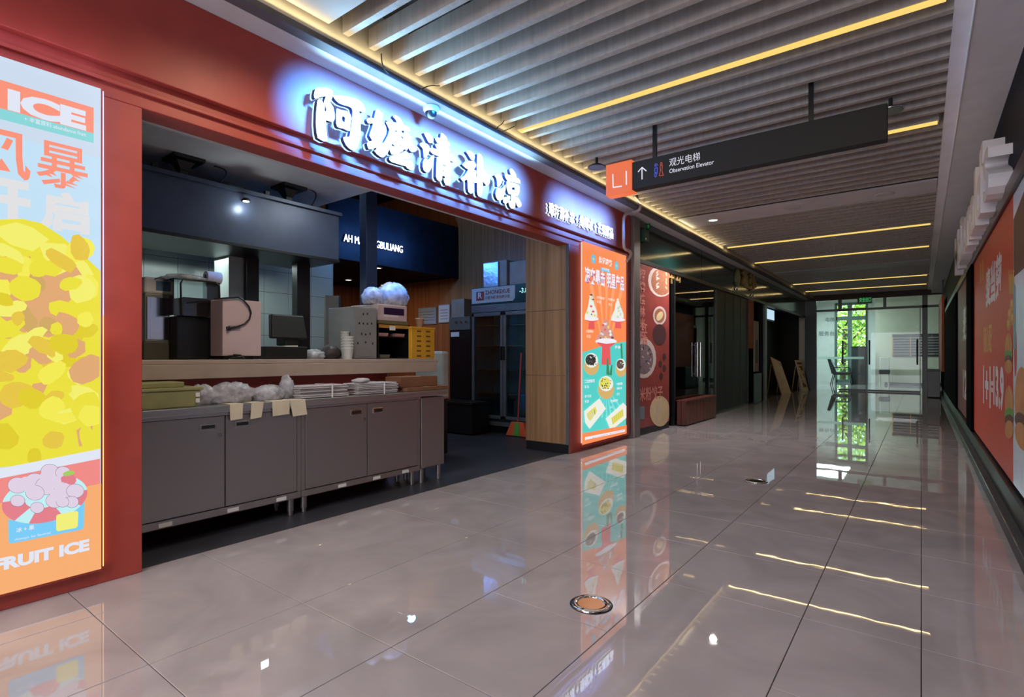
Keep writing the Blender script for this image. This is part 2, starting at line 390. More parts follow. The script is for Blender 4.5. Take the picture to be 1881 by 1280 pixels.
# ------------------------------------------------------------------ main sign letters
Z0 = -3.085
def cropper(ox, oy, k): return lambda pts: [(ox + x / k, oy + y / k) for x, y in pts]
GL = {}
c = cropper(565, 150, 9.139)
GL['first'] = ([[c([(140,115),(170,100),(310,100),(390,125),(425,165),(428,225),(405,290),(378,345),(430,430),(455,540),(455,620),(440,660),(410,668),(370,655),(325,635),(305,660),(303,740),(320,860),(332,950),(328,995),(280,995),(185,940),(165,850),(152,700),(158,500),(175,330),(185,300),(210,297),(250,330),(272,370),(290,430),(284,470),(288,498),(322,498),(328,455),(315,410),(292,360),(290,325),(305,285),(318,238),(240,248),(180,268),(148,280),(125,260),(120,210)])],
 [c([(440,232),(560,235),(700,255),(800,280),(880,320),(935,380),(965,450),(968,500),(940,512),(870,475),(820,455),(862,490),(880,560),(888,700),(888,870),(870,1000),(835,1110),(800,1145),(760,1145),(710,1115),(660,1060),(620,980),(612,930),(650,922),(700,935),(720,900),(745,760),(760,620),(768,500),(760,450),(735,425),(690,405),(610,385),(540,355),(490,310),(455,265)])],
 [c([(497,450),(560,475),(640,488),(690,515),(725,560),(735,610),(722,700),(712,825),(670,810),(610,780),(540,768),(510,745),(492,690),(490,560)]), c([(575,578),(630,580),(645,610),(632,690),(600,675),(575,650)])]])
c = cropper(665, 195, 10.236)
GL['second'] = ([[c([(275,65),(300,55),(330,80),(395,150),(385,215),(372,280),(420,330),(450,390),(462,450),(450,530),(410,610),(372,680),(400,705),(450,640),(500,540),(530,440),(500,370),(460,295),(490,285),(580,300),(675,318),(650,250),(600,195),(608,168),(640,175),(700,210),(745,265),(770,320),(768,350),(830,370),(885,405),(905,450),(895,475),(840,470),(870,510),(925,580),(915,610),(880,605),(890,640),(950,720),(1035,820),(1000,855),(950,860),(910,825),(870,745),(865,790),(850,825),(815,800),(790,775),(800,800),(750,850),(690,890),(610,905),(570,900),(550,860),(525,790),(490,860),(440,930),(400,960),(360,945),(300,900),(245,835),(295,790),(275,775),(210,800),(145,803),(125,770),(105,690),(140,665),(190,655),(205,635),(155,550),(160,510),(190,430),(220,340),(215,315),(160,325),(125,310),(100,260),(110,225),(150,215),(240,235),(255,150)]),
  c([(320,425),(338,425),(290,555),(265,550)]), c([(615,450),(680,455),(670,485),(615,475)]), c([(730,450),(805,455),(800,510),(760,505)]), c([(590,540),(635,560),(610,578)]), c([(725,570),(760,555),(795,590),(740,635),(755,600)]), c([(560,695),(610,720),(650,770),(600,760),(550,740)]), c([(710,720),(755,735),(715,765)])],
 [c([(525,960),(560,930),(640,912),(730,885),(815,850),(860,890),(905,950),(890,990),(850,998),(745,1008),(800,1018),(880,1010),(930,1045),(965,1100),(982,1150),(975,1190),(920,1190),(870,1165),(835,1120),(760,1105),(650,1070),(570,1045),(530,1005)])]])
c = cropper(765, 235, 11.125)
GL['third'] = ([[c([(165,95),(210,92),(270,120),(320,175),(348,240),(340,290),(300,305),(260,285),(225,215)])],
 [c([(80,325),(105,300),(160,300),(215,325),(260,375),(268,440),(250,500),(215,580),(205,605),(165,600),(158,500),(150,430),(125,390),(85,350)])],
 [c([(175,622),(205,630),(220,655),(270,630),(330,560),(358,555),(355,650),(330,760),(290,850),(255,905),(215,905),(165,860),(145,790),(145,700)])],
 [c([(515,105),(550,125),(600,175),(628,225),(630,275),(670,300),(685,335),(680,370),(640,368),(610,360),(650,395),(682,435),(680,480),(650,480),(575,472),(660,505),(735,550),(770,610),(782,690),(750,685),(690,650),(600,605),(510,580),(430,560),(350,525),(300,475),(278,420),(290,405),(370,420),(470,450),(430,410),(400,350),(405,322),(470,335),(440,300),(400,230),(400,205),(440,195),(495,215),(505,180)])],
 [c([(430,590),(500,585),(600,610),(670,650),(700,710),(702,850),(692,1000),(690,1150),(665,1170),(615,1165),(590,1110),(565,1025),(600,1015),(600,990),(540,965),(525,985),(520,1070),(480,1080),(440,1055),(415,990),(420,800),(428,650)]), c([(530,735),(608,760),(622,790),(614,885),(600,885),(604,790),(535,762)]), c([(535,852),(598,872),(598,896),(535,876)])]])
c = cropper(835, 265, 12.187)
GL['fourth'] = ([[c([(275,160),(300,145),(340,148),(390,175),(440,230),(455,290),(435,340),(400,348),(370,315),(330,245)])],
 [c([(185,450),(240,400),(320,372),(400,370),(450,400),(485,460),(470,510),(430,570),(385,670),(410,640),(440,580),(465,575),(490,610),(480,700),(500,770),(503,820),(495,855),(465,860),(440,840),(415,775),(415,900),(412,1060),(395,1095),(370,1098),(330,1060),(312,980),(310,850),(300,780),(250,800),(205,825),(180,800),(150,755),(175,735),(240,695),(300,610),(320,560),(260,520)])],
 [c([(525,215),(545,205),(590,235),(625,290),(635,360),(635,590),(670,600),(720,660),(775,740),(795,800),(785,870),(755,912),(725,918),(690,875),(650,810),(632,770),(632,950),(615,1080),(595,1160),(565,1165),(535,1130),(522,1060),(520,800),(515,500)])]])
c = cropper(900, 300, 13.47)
GL['fifth'] = ([[c([(130,295),(165,275),(220,280),(270,310),(300,370),(305,420),(280,490),(235,570),(210,570),(195,540),(195,450),(180,370)])],
 [c([(190,620),(215,605),(245,630),(290,625),(340,590),(390,530),(385,640),(350,790),(310,890),(260,920),(215,905),(170,830),(155,740),(170,660)])],
 [c([(500,150),(520,130),(555,145),(610,215),(645,280),(642,345),(700,375),(745,430),(750,500),(700,485),(620,465),(520,450),(450,425),(400,350),(380,280),(395,260),(480,285),(545,295),(515,220)])],
 [c([(430,440),(520,475),(620,490),(700,525),(735,585),(728,700),(690,800),(630,800),(632,900),(625,1050),(600,1110),(550,1115),(510,1070),(480,980),(480,925),(530,930),(540,880),(540,770),(480,750),(440,650),(425,530)]), c([(530,595),(630,590),(635,665),(535,655)])],
 [c([(360,835),(420,825),(495,800),(500,870),(460,950),(400,1000),(350,960),(345,890)])],
 [c([(640,835),(690,850),(740,920),(780,1000),(775,1060),(725,1085),(690,1050),(660,960)])]])
sg = T('shop_sign', (-3.12, 3.1, 2.7), 'big glowing white brush lettered shop name on the red fascia', 'sign')
for k, shapes in GL.items():
    f_, s_, b_, h_ = MB(LETW), MB(LETS), MB(LETB), MB(HALO)
    for lps in shapes:
        q = [[AX(u, v, -3.02) + Vector((-.055, 0, 0)) for u, v in lp] for lp in lps]
        h_.loops(q, (1, 0, 0), .002)
        b_.loops([[p + Vector((.002, 0, 0)) for p in lp] for lp in q], (1, 0, 0), .014)
        s_.loops([[p + Vector((.016, 0, 0)) for p in lp] for lp in q], (1, 0, 0), .030)
        f_.loops([[p + Vector((.046, 0, 0)) for p in lp] for lp in q], (1, 0, 0), .010)
    lo = f_.build('lit_letter', sg); s_.build('letter_return', lo); b_.build('rim', lo); h_.build('bloom_plate', lo)
for y in (2.2, 2.65, 3.1, 3.55, 4.0, 4.3):
    pass
q_ = lamp('sign_bloom_fill', 'AREA', (-2.30, 3.10, 2.95), 250, (.02, .27, 1), .08, 2.2, rot=(0, math.radians(73), 0)); q_.data.spread = math.radians(42)  # added blue lamp imitating camera bloom around the sign letters
q_ = lamp('sign_bloom_fill', 'AREA', (-2.30, 5.5, 2.95), 70, (.03, .27, 1), .05, 1.2, rot=(0, math.radians(73), 0)); q_.data.spread = math.radians(42)  # the same added bloom for the tagline end of the fascia
q_ = lamp('sign_spill', 'AREA', (-2.99, 3.1, 2.86), 15, (.36, .74, 1), .1, 2.3, rot=(0, math.radians(-125), 0)); q_.data.spread = math.radians(140)
ss = T('tagline_sign', (-3.12, 5.5, 2.65), 'small glowing white line of lettering at the right end of the red fascia', 'sign')
p0, p1 = AX(1007, 397, -3.09), AX(1125, 437, -3.09); p2 = AX(1125, 419, -3.09)
for (m_, x_, d_, nm) in ((LETB, -3.122, .018, 'rim'), (LETS, -3.104, .02, 'letter_return'), (LETW2, -3.084, .008, 'lit_lettering')):
    MB(m_).text('琼海清补凉 + 绵绵冰 + 芒果甜品', (x_, p0.y, (p0.z + p1.z) / 2), (0, 1, 0), (0, 0, 1), w=p1.y - p0.y, h=.135, depth=d_, bold=.015).build(nm, ss)
# dome camera on the soffit
q = AZ(792, 196, 3.0)
a = T('dome_camera', (q.x, q.y, 3.0), 'white dome security camera under the soffit above the sign lettering', 'camera')
MB(WHITE).lathe((q.x, q.y, 2.955), [(.05, 0), (.06, .012), (.062, .045)], 24).build('mount', a)
MB(BLKM).ball((q.x, q.y, 2.955), .045, 18, 10).build('dome', a)

# ------------------------------------------------------------------ lightboxes
def EM(name, col, k=1.0): return mat('lit print ' + name, col, .35, emit=k, var=0)
class Art:      # flat print on a lit panel: shapes on a plane facing +X (s=+1) or -X (s=-1), each layer a little proud of the last
    def __init__(s, X, side=1, step=.00005): s.X = X; s.k = 0; s.side = side; s.mb = MB(); s.step = step
    def P(s, y, z): return Vector((s.X + s.side * s.k * s.step, y, z))
    def shape(s, m, pts):
        s.k += 1; s.mb.mat(m); pts = [s.P(y, z) for y, z in pts]
        s.mb.poly(pts); return s
    def px(s, m, pts): q = [AX(u, v, s.X) for u, v in pts]; return s.shape(m, [(p.y, p.z) for p in q])
    def disc(s, m, u, v, a, b=None, rot=0, n=24):
        p = AX(u, v, s.X); return s.shape(m, ell(p.y, p.z, a, b or a, n, rot))
    def text(s, m, body, u, v, u2=None, h=.05, bold=0, w=None, shear=0, tilt=0):
        s.k += 1; s.mb.mat(m); p = AX(u, v, s.X); p.x = s.X + s.side * s.k * s.step
        if u2 is not None: w = abs(AX(u2, v, s.X).y - p.y)
        s.mb.text(body, p, (0, s.side, 0), (0, 0, 1), w=w, h=h, bold=bold, shear=shear); return s
    def textyz(s, m, body, y, z, w, h, bold=0, shear=0):
        s.k += 1; s.mb.mat(m); s.mb.text(body, s.P(y, z), (0, s.side, 0), (0, 0, 1), w=w, h=h, bold=bold, shear=shear); return s

# left lightbox (fruit ice)
X1 = -3.135
lb = T('poster_lightbox', (X1, .3, .08), 'large lit fruit ice poster box with heap of yellow mango at the left edge', 'lightbox', 'lit poster boxes of the snack shop')
MB(RED).box(FX, X1 - .002, -.30, .875, .07, 2.40).build('case', lb, bevel=.004)
MB(EM('backlight', S(205, 222, 240), .95)).box(X1 - .004, X1, -.285, .866, .084, 2.385).build('lit_panel', lb)
ar = Art(X1 + .0005)
W_ = EM('white', S(222, 228, 242)); SKY1 = EM('pale blue', S(192, 222, 242)); SALM = EM('salmon', S(247, 146, 122)); TEAL1 = EM('aqua', S(136, 212, 214))
YEL = EM('mango yellow', S(232, 222, 62)); YEL2 = EM('light mango', S(240, 236, 110)); TAN = EM('biscuit', S(222, 168, 116)); TAN2 = EM('crumb', S(206, 168, 100)); PINKB = EM('poster red', S(238, 138, 134)); ORG = EM('poster orange', S(244, 172, 112)); LILAC = EM('pale lilac', S(222, 206, 226)); ROSE = EM('rose', S(224, 126, 138)); AQ = EM('ice blue', S(190, 236, 240)); CYAN = EM('card blue', S(120, 202, 244)); LIME = EM('lime', S(238, 236, 120)); LEAF = EM('leaf', S(160, 206, 96)); PEACH = EM('peach', S(240, 196, 170)); PEACH2 = EM('pale peach', S(222, 222, 224)); LINE = EM('outline', S(120, 112, 132), .9)
yR, yL = .866, -.285
def zz(v, u=100): return AX(u, v, X1).z
ar.shape(SKY1, [(yL, 1.30), (yR, 1.30), (yR, 2.05), (yL, 2.05)])
# ICE band
ztop = AX(172, 198, X1).z; zbot = AX(172, 245, X1).z
ar.shape(SALM, [(yL, zbot), (AX(172, 220, X1).y, zbot), (AX(172, 220, X1).y, ztop), (yL, ztop)])
zt2 = AX(172, 263, X1).z
ar.shape(TEAL1, [(yL, zt2), (AX(172, 220, X1).y, zt2), (AX(172, 220, X1).y, zbot), (yL, zbot)])
pa, pb = AX(14, 205, X1), AX(158, 238, X1)
hI = AX(14, 165, X1).z - pa.z
ar.textyz(W_, 'ICE', pa.y, (pa.z + pb.z) / 2, pb.y - pa.y, hI, bold=.06)
pa = AX(45, 235, X1)
ar.textyz(W_, '+ 丰富原料 abundance fruit', AX(45, 230, X1).y, zt2 + .02, AX(158, 230, X1).y - AX(45, 230, X1).y, .022, bold=.01)
pa, pb = AX(66, 345, X1), AX(164, 350, X1)
ar.textyz(SALM, '暴', pa.y, AX(115, 347, X1).z, pb.y - pa.y, AX(115, 270, X1).z - AX(115, 352, X1).z, bold=.01)
wch = pb.y - pa.y
ar.textyz(SALM, '风', AX(56, 300, X1).y - wch, AX(115, 347, X1).z, wch, AX(115, 270, X1).z - AX(115, 352, X1).z, bold=.02)
ar.textyz(PEACH2, '启', pa.y + .01, AX(115, 428, X1).z, wch * .95, .19, bold=.05)
ar.textyz(PEACH2, '开', AX(56, 300, X1).y - wch, AX(115, 428, X1).z, wch, .2, bold=.05)
# mango heap
zq1, zq2, zq3 = AX(100, 842, X1).z, AX(100, 860, X1).z, AX(100, 905, X1).z
ar.shape(YEL, [(yL, zq1 - .02), (.5, zq1 - .02), (.5, 1.56), (.3, 1.58), (.05, 1.5), (-.15, 1.36), (yL, 1.18)])
rq = random.Random(11)
for i in range(40):
    y_, z_ = rq.uniform(yL + .06, .45), rq.uniform(zq1 + .05, 1.1); ar.shape((YEL, YEL2, TAN, YEL2, YEL)[i % 5], ell(y_, z_, rq.uniform(.03, .07), rq.uniform(.03, .06), 12))
ar.shape(W_, [(yL, zq2), (.5, zq2), (.5, zq1), (yL, zq1)]); ar.shape(PINKB, [(yL, zq3), (.5, zq3), (.5, zq2), (yL, zq2)]); ar.shape(ORG, [(yL, .0845), (.5, .0845), (.5, zq3), (yL, zq3)])
def PX(m, pts): ar.px(m, pts)
PX(YEL, [(-40, 405), (40, 402), (75, 410), (110, 432), (140, 458), (165, 480), (184, 498), (184, 840), (-40, 862)])
PX(YEL2, [(-20, 420), (30, 408), (60, 418), (90, 440), (60, 462), (20, 450)]); PX(YEL2, [(70, 445), (120, 448), (160, 485), (172, 505), (140, 512), (90, 500)])
PX(TAN, [(-30, 505), (20, 488), (55, 470), (60, 500), (100, 508), (140, 490), (160, 520), (120, 560), (150, 590), (90, 620), (40, 610), (-30, 560)])
PX(TAN2, [(20, 575), (45, 555), (62, 580), (55, 602), (25, 600)]); PX(TAN, [(85, 665), (120, 650), (110, 680), (95, 690)]); PX(TAN, [(60, 705), (90, 700), (70, 740), (50, 730)]); PX(TAN, [(140, 790), (172, 770), (165, 815), (145, 820)])
rd = random.Random(3)
YS = [YEL, YEL2, EM('mango deep', S(222, 204, 48)), EM('mango pale', S(240, 232, 84)), EM('mango gold', S(228, 196, 70))]
for i in range(70):
    u, v = rd.uniform(-5, 180), rd.uniform(455, 838)
    if v < 520 and u > 150: continue
    inb = 510 < v < 610 and u < 140
    m_ = (TAN, TAN2, TAN, YEL)[i % 4] if inb and i % 3 else YS[i % 5] if i % 11 else TAN
    a_, b_, r_ = rd.uniform(9, 32), rd.uniform(8, 22), rd.uniform(-.6, .6)
    ar.px(m_, [(min(182, u + x), v + y) for x, y in [(x * (1 + .35 * rd.random()), y * (1 + .35 * rd.random())) for x, y in ell(0, 0, a_, b_, 12, r_)]])
PX(W_, [(-60, 872), (183, 824), (183, 842), (-60, 890)])
PX(PINKB, [(-60, 890), (183, 842), (183, 1000), (-60, 1058)])
q0, q1 = AX(-60, 935, X1), AX(183, 888, X1); ar.shape(ORG, [(q0.y, q0.z), (.8655, q1.z), (.8655, .0845), (q0.y, .0845)])
# blue card, bathing ring with ice and strawberry
cc = cropper(0, 820, 4.74)
PX(CYAN, cc([(68, 625), (80, 640), (720, 470), (732, 480), (725, 700), (710, 720), (90, 842), (72, 830)]))
ring = [(385 + 372 * math.cos(t), 455 + 205 * math.sin(t) - 60 * math.cos(t)) for t in [2 * PI * i / 36 for i in range(36)]]
PX(AQ, cc(ring))
for t0, t1 in ((2.35, 3.3), (1.1, 1.95), (-.1, .55), (4.0, 4.6)):
    seg = [(385 + 372 * math.cos(t), 455 + 205 * math.sin(t) - 60 * math.cos(t)) for t in [t0 + (t1 - t0) * i / 8 for i in range(9)]]
    PX(ROSE, cc(seg + [(385 + 170 * math.cos(t), 440 + 90 * math.sin(t) - 30 * math.cos(t)) for t in [t1 - (t1 - t0) * i / 8 for i in range(9)]]))
for (x, y, r) in ((150, 335, 85), (150, 470, 62), (300, 300, 85), (430, 215, 78), (545, 225, 65), (400, 340, 95), (560, 390, 95), (650, 385, 75), (620, 480, 60), (470, 470, 75), (300, 400, 80), (540, 480, 55), (320, 530, 58)):
    PX(LINE, cc(ell(x, y, r + 3, r * .8 + 3))); PX(LILAC, cc(ell(x, y, r, r * .8)))
for (x, y, r) in ((250, 350, 60), (480, 310, 70), (400, 260, 60), (500, 420, 70), (220, 300, 50)): PX(LILAC, cc(ell(x, y, r, r * .8)))
PX(ROSE, cc([(525, 270), (560, 240), (620, 235), (655, 265), (660, 300), (640, 325), (600, 330), (560, 310), (530, 308)])); PX(LEAF, cc([(540, 235), (570, 215), (600, 205), (650, 218), (635, 240), (600, 250), (560, 258)]))
PX(LIME, cc([(485, 600), (500, 588), (665, 558), (678, 572), (672, 690), (655, 705), (500, 735), (485, 722)]))
ar.textyz(W_, '冰 + 果', AX(29, 968, X1).y, AX(29, 978, X1).z, .06, .022, bold=.02); ar.textyz(W_, 'Always be Special', AX(26, 990, X1).y, AX(26, 994, X1).z, .12, .014)
pa, pb = AX(0, 1040, X1), AX(163, 1010, X1)
ar.textyz(W_, 'FRUIT ICE', pa.y - .025, AX(85, 1028, X1).z, pb.y - pa.y + .025, .055, bold=.055)
ar.mb.build('poster_print', lb)
# added glowing edges, imitating the poster box's bloom on the pillar
MB(EM('added glow upper', (.52, .62, 1, 1), 2)).box(FX + .004, X1 - .006, .8755, .879, 1.3, 2.38).build('added_glow_edge', lb)
MB(EM('added glow lower', (1, .55, .2, 1), 2)).box(FX + .004, X1 - .006, .8755, .879, .09, 1.3).build('added_glow_edge', lb)

# right lightbox (menu)
X2 = -3.125
lb2 = T('menu_lightbox', (X2, 6.1, .08), 'tall lit orange and turquoise menu poster box with sundaes between kitchen doorway and steel post', 'lightbox', 'lit poster boxes of the snack shop')
MB(RED).box(FX, X2 - .002, 5.50, 6.745, .05, 2.47).build('case', lb2, bevel=.004)
a0 = AX(1070, 447, X2); a1 = AX(1150, 800, X2)
yl, yr, zb, zt = a0.y, AX(1150, 640, X2).y, .078, 2.44
OR2 = EM('menu orange', S(250, 140, 82)); OR3 = EM('menu orange light', S(252, 164, 112)); TQ = EM('menu turquoise', S(84, 208, 200)); TQ2 = EM('menu turquoise light', S(130, 226, 222))
MB(OR2).box(X2 - .004, X2, yl, yr, zb, zt).build('lit_panel', lb2)
ar = Art(X2 + .0005)
c7 = lambda pts: [(1060 + x / 6.4, 440 + y / 6.4) for x, y in pts]
c8 = lambda pts: [(1060 + x / 6.4, 630 + y / 6.4) for x, y in pts]
def p7(m, pts): ar.px(m, c7(pts))
def p8(m, pts): ar.px(m, c8(pts))
ym = (yl + yr) / 2
for k in range(9):
    t = -1.1 + k * .27; ar.shape(OR3, [(ym, 1.05), (max(yl, min(yr, ym + math.tan(t) * .7)), 2.0), (max(yl, min(yr, ym + math.tan(t + .1) * .7)), 2.0)])
p8(TQ, [(65, 110), (180, 75), (300, 30), (440, 5), (575, -20), (575, 965), (65, 1060)])
for k in range(8):
    t = -1.2 + k * .3; ar.shape(TQ2, [(ym, .72), (max(yl + .005, min(yr - .005, ym + math.tan(t) * .4)), .35), (max(yl + .005, min(yr - .005, ym + math.tan(t + .1) * .4)), .35)])
BLU = EM('badge blue', S(104, 190, 230)); MW = EM('menu white', S(240, 238, 244)); PNK = EM('title purple', S(176, 92, 150)); CUP = EM('cup red', S(232, 92, 96)); CUPL = EM('cup light', S(246, 196, 190)); ICEM = EM('ice cream', S(236, 238, 226)); ICES = EM('ice shade', S(206, 214, 200)); BRN = EM('bean brown', S(112, 84, 78)); COCO = EM('coconut shell', S(214, 176, 110)); DK = EM('black sesame', S(58, 54, 58)); LF = EM('leaf green', S(64, 140, 96)); MG = EM('mango', S(226, 216, 100)); TX = EM('text light', S(250, 226, 214))
for (x, y) in ((192, 228), (463, 307)):
    p = AX(*c7([(x, y)])[0], X2); ar.shape(BLU, ell(p.y, p.z, .055, .055)); ar.shape(MG, [(p.y - .03, p.z), (p.y - .008, p.z + .01), (p.y, p.z + .035), (p.y + .008, p.z + .01), (p.y + .03, p.z), (p.y + .008, p.z - .01), (p.y, p.z - .035), (p.y - .008, p.z - .01)])
def txt(m, body, pL, pR, h, bold=0, f=c7):
    a_ = AX(*f([pL])[0], X2); b_ = AX(*f([pR])[0], X2); ar.textyz(m, body, a_.y, (a_.z + b_.z) / 2, b_.y - a_.y, h, bold=bold)
txt(MW, '嬷记凉爽', (255, 285), (410, 318), .09, .03)
p7(BLU, [(278, 325), (385, 350), (385, 392), (278, 368)]); txt(MW, '冰凉甜蜜', (288, 358), (376, 378), .035, .015)
txt(PNK, '凉爽暴击 明星产品', (92, 525), (556, 610), .2, .06); txt(MW, '凉爽暴击 明星产品', (90, 520), (552, 602), .2, .028)
def sundae(cx, top, base, wd, rim, cup_h, topm, f, seed):
    rd = random.Random(seed)
    pts = []; n = 14
    for i in range(n): t = i / (n - 1); pts.append((cx - wd * (t ** .75) * (1 + .12 * math.sin(9 * t)), top + (base - top) * t))
    for i in range(n): t = 1 - i / (n - 1); pts.append((cx + wd * (t ** .75) * (1 + .12 * math.sin(9 * t + 2)), top + (base - top) * t + 12))
    ar.px(topm, f(pts))
    for k in range(16):
        t = rd.random(); x = cx + rd.uniform(-.8, .8) * wd * t ** .75; y = top + (base - top) * t
        ar.px([ICES, CUP, ICEM, MG, BRN][k % 5] if seed != 2 else [ICES, ICEM][k % 2], f(ell(x, y, rd.uniform(8, 18), rd.uniform(8, 20), 8)))
    ar.px(MW, f(ell(cx, base + 8, wd * 1.12, rim * .55))); ar.px(CUP, f([(cx - wd * 1.05, base + 14), (cx - wd * .5, base + rim), (cx - wd * .42, base + rim), (cx - wd * .5, base + cup_h), (cx + wd * .5, base + cup_h + 6), (cx + wd * .42, base + rim), (cx + wd * .5, base + rim), (cx + wd * 1.05, base + 22), (cx, base + 34)]))
sundae(168, 640, 925, 75, 38, 125, ICEM, c7, 1); sundae(480, 695, 935, 75, 36, 105, ICEM, c7, 2); sundae(338, 925, 1190, 112, 70, 280, EM('bean ice', S(214, 150, 140)), c7, 3)
txt(TX, '嬷嬷清补凉', (230, 695), (318, 712), .035, .02); txt(TX, '¥ 22', (232, 745), (278, 752), .035, .02)
txt(TX, '椰奶雪山冰', (362, 715), (440, 730), .035, .02); txt(TX, '¥ 18', (368, 775), (402, 785), .035, .02)
txt(TX, '红豆绵绵冰', (105, 1090), (188, 1100), .035, .02); txt(TX, '¥ 25', (110, 1150), (155, 1158), .035, .02)
def coco(cx, cy, a_, b_, fill, seed):
    rd = random.Random(seed); ar.px(COCO, c8(ell(cx, cy + b_ * .45, a_, b_ * .9, 20))); ar.px(ICEM, c8(ell(cx, cy - b_ * .1, a_ * .88, b_ * .72, 20))); ar.px(fill, c8(ell(cx - a_ * .12, cy - b_ * .15, a_ * .7, b_ * .55, 16)))
    for k in range(26): ar.px([DK, ICEM, BRN, LF, DK][k % 5], c8(ell(cx + rd.uniform(-.6, .6) * a_, cy + rd.uniform(-.6, .4) * b_, 7, 7, 7)))
p8(LF, [(505, 10), (525, 5), (535, 180), (515, 190)]); p8(LF, [(345, 180), (360, 175), (380, 380), (340, 370)]); p8(LF, [(398, 260), (412, 255), (405, 380), (375, 375)])
coco(165, 215, 88, 120, DK, 5); coco(510, 265, 62, 100, BRN, 6); coco(335, 490, 95, 125, MG, 8)
txt(MW, '黑芝麻豆花', (80, 462), (200, 470), .04, .02, c8); txt(MW, '¥ 16', (82, 530), (130, 535), .04, .02, c8); txt(MW, '椰子冻', (85, 640), (158, 645), .035, .02, c8); txt(MW, '¥ 20', (85, 700), (130, 705), .035, .02, c8)
txt(MW, '椰香芋圆', (460, 490), (525, 500), .035, .02, c8); txt(MW, '清补凉', (460, 545), (520, 550), .035, .02, c8); txt(MW, '¥ 19', (462, 615), (490, 620), .04, .02, c8); txt(MW, '芒果班戟', (385, 700), (475, 690), .035, .02, c8); txt(MW, '¥ 15', (385, 770), (410, 768), .03, .02, c8); txt(MW, '椰果', (440, 65), (505, 70), .04, .02, c8)
p8(ICEM, [(75, 800), (255, 650), (332, 770), (140, 1010), (85, 930)]); p8(MG, [(105, 830), (205, 745), (225, 800), (150, 915), (115, 880)])
p8(ICEM, [(330, 885), (535, 700), (572, 740), (572, 880), (390, 1030)]); p8(MG, [(395, 880), (530, 770), (540, 855), (410, 960)])
for k in range(5): p8(LF if k == 4 else ICES, [(112 + k * 20, 840 - k * 14), (118 + k * 20, 836 - k * 14), (150 + k * 14, 900 - k * 16), (144 + k * 14, 905 - k * 16)])
for k in range(6): p8(EM('mango shade', S(190, 190, 70)), [(405 + k * 22, 880 - k * 18), (411 + k * 22, 876 - k * 18), (418 + k * 22, 945 - k * 18), (412 + k * 22, 950 - k * 18)])
p8(OR2, [(65, 1060), (575, 962), (575, 1060), (65, 1190)]); p8(MW, [(85, 1105), (555, 1012), (555, 1040), (85, 1140)])
txt(PNK, '以上图片仅供参考 请以实物为准', (100, 1128), (540, 1042), .012, 0, c8)
ar.mb.build('poster_print', lb2)
MB(EM('added glow menu', (.8, .6, .5, 1), 1.0)).box(FX + .004, X2 - .006, 5.496, 5.4995, .09, 2.44).build('added_glow_edge', lb2)  # added glowing edge, as on the fruit ice box

# ------------------------------------------------------------------ kitchen shell
kb = ST('wall_back', MB(TILEW).box(-6.2, -6.012, -1, 4.12, 0, 2.80))
MB(GROUT).box(-6.013, -6.0105, -1, 4.11, .6, 2.6).build('grout', kb)
tw, th = .3, .25; td = None
for j in range(8):
    for i in range(13):
        yc = .35 + tw * i; zc = .72 + th * j
        if td is None:
            o = MB(TILEW).box(-.006, .006, -tw / 2 + .002, tw / 2 - .002, -th / 2 + .002, th / 2 - .002).build('wall_tile', kb); td = o.data
        else: o = link('wall_tile', td, kb)
        o.location = (-6.006, yc, zc); o.rotation_euler = (0, random.uniform(-.004, .004), random.uniform(-.004, .004))
ST('wall_end', MB(WOODO).box(-8.6, -3.33, 6.62, 6.75, 0, 4.1))
ST('wall_side', MB(TILEW).box(-9, -3.33, -1.1, -1, 0, 4.1))
ST('wall_rear', MB(WOODO).box(-8.7, -8.6, 4.1, 6.7, 0, 4.1).box(-8.6, -6.2, 4.0, 4.1, 0, 4.1))
kc = ST('ceiling_kitchen', MB(GREYP).box(-6.2, -3.33, -1, 3.45, 2.76, 3.1).box(-3.36, -3.33, -1, 6.6, 2.37, 3.1))
ST('ceiling_upper', MB(NAVY).box(-8.6, -3.33, -1, 6.62, 4.0, 4.1))
ST('ceiling_low', MB(NAVY).box(-8.6, -6.2, 4.12, 6.6, 2.42, 2.48))
# jamb
jz = [.1, AY(970, 689, 5.24).z, AY(968, 573, 5.24).z, 2.62]
jm = ST('wall_jamb', MB(mat('jamb core', S(150, 130, 110), .6)).box(-3.76, -3.175, 5.25, 5.46, .1, 2.6))
MB(BLACK).box(-3.76, -3.175, 5.235, 5.25, 0, .1).build('plinth', jm)
for i in range(3):
    MB(WOODJ).box(-3.758, -3.215, 5.236, 5.25, jz[i] + .003, jz[i + 1] - .003).build('wood_panel', jm, bevel=.002)
MB(LIP).box(-3.213, -3.172, 5.236, 5.258, 0, 2.4).build('edge_trim', jm)
MB(WOODJ).box(-3.77, -3.758, 5.236, 5.46, .1, 2.6).build('side_panel', jm)
# tiled column and dark posts behind the counter
a_, b_ = AX(420, 600, -5.3), AX(449, 600, -5.3)
a = ST('wall_column', MB(TILEW).box(-5.6, -5.3, a_.y, b_.y, 0, 2.76), bevel=.003)
a_, b_ = AX(453, 600, -5.25), AX(476, 600, -5.25)
ST('trim_3', MB(BLACK).box(-5.35, -5.25, a_.y, b_.y, 0, 2.4), bevel=.004)
a_, b_ = AX(546, 600, -5.1), AX(570, 600, -5.1)
ST('trim_4', MB(BLACK).box(-5.2, -5.1, a_.y, b_.y, 0, 2.3), bevel=.004)
a_, b_ = AX(673, 450, -4.9), AX(693, 450, -4.9)
t5 = ST('trim_5', MB(mat('dark blue column', S(44, 54, 84), .4)).box(-5.02, -4.9, a_.y, b_.y, 1.2, 4.0), bevel=.004)
a_, b_ = AX(598, 600, -5.2), AX(626, 600, -5.2)
a = T('glass_partition', (-5.2, a_.y, 0), 'upright grey screen panel with bright edge behind the paper cups', 'screen')
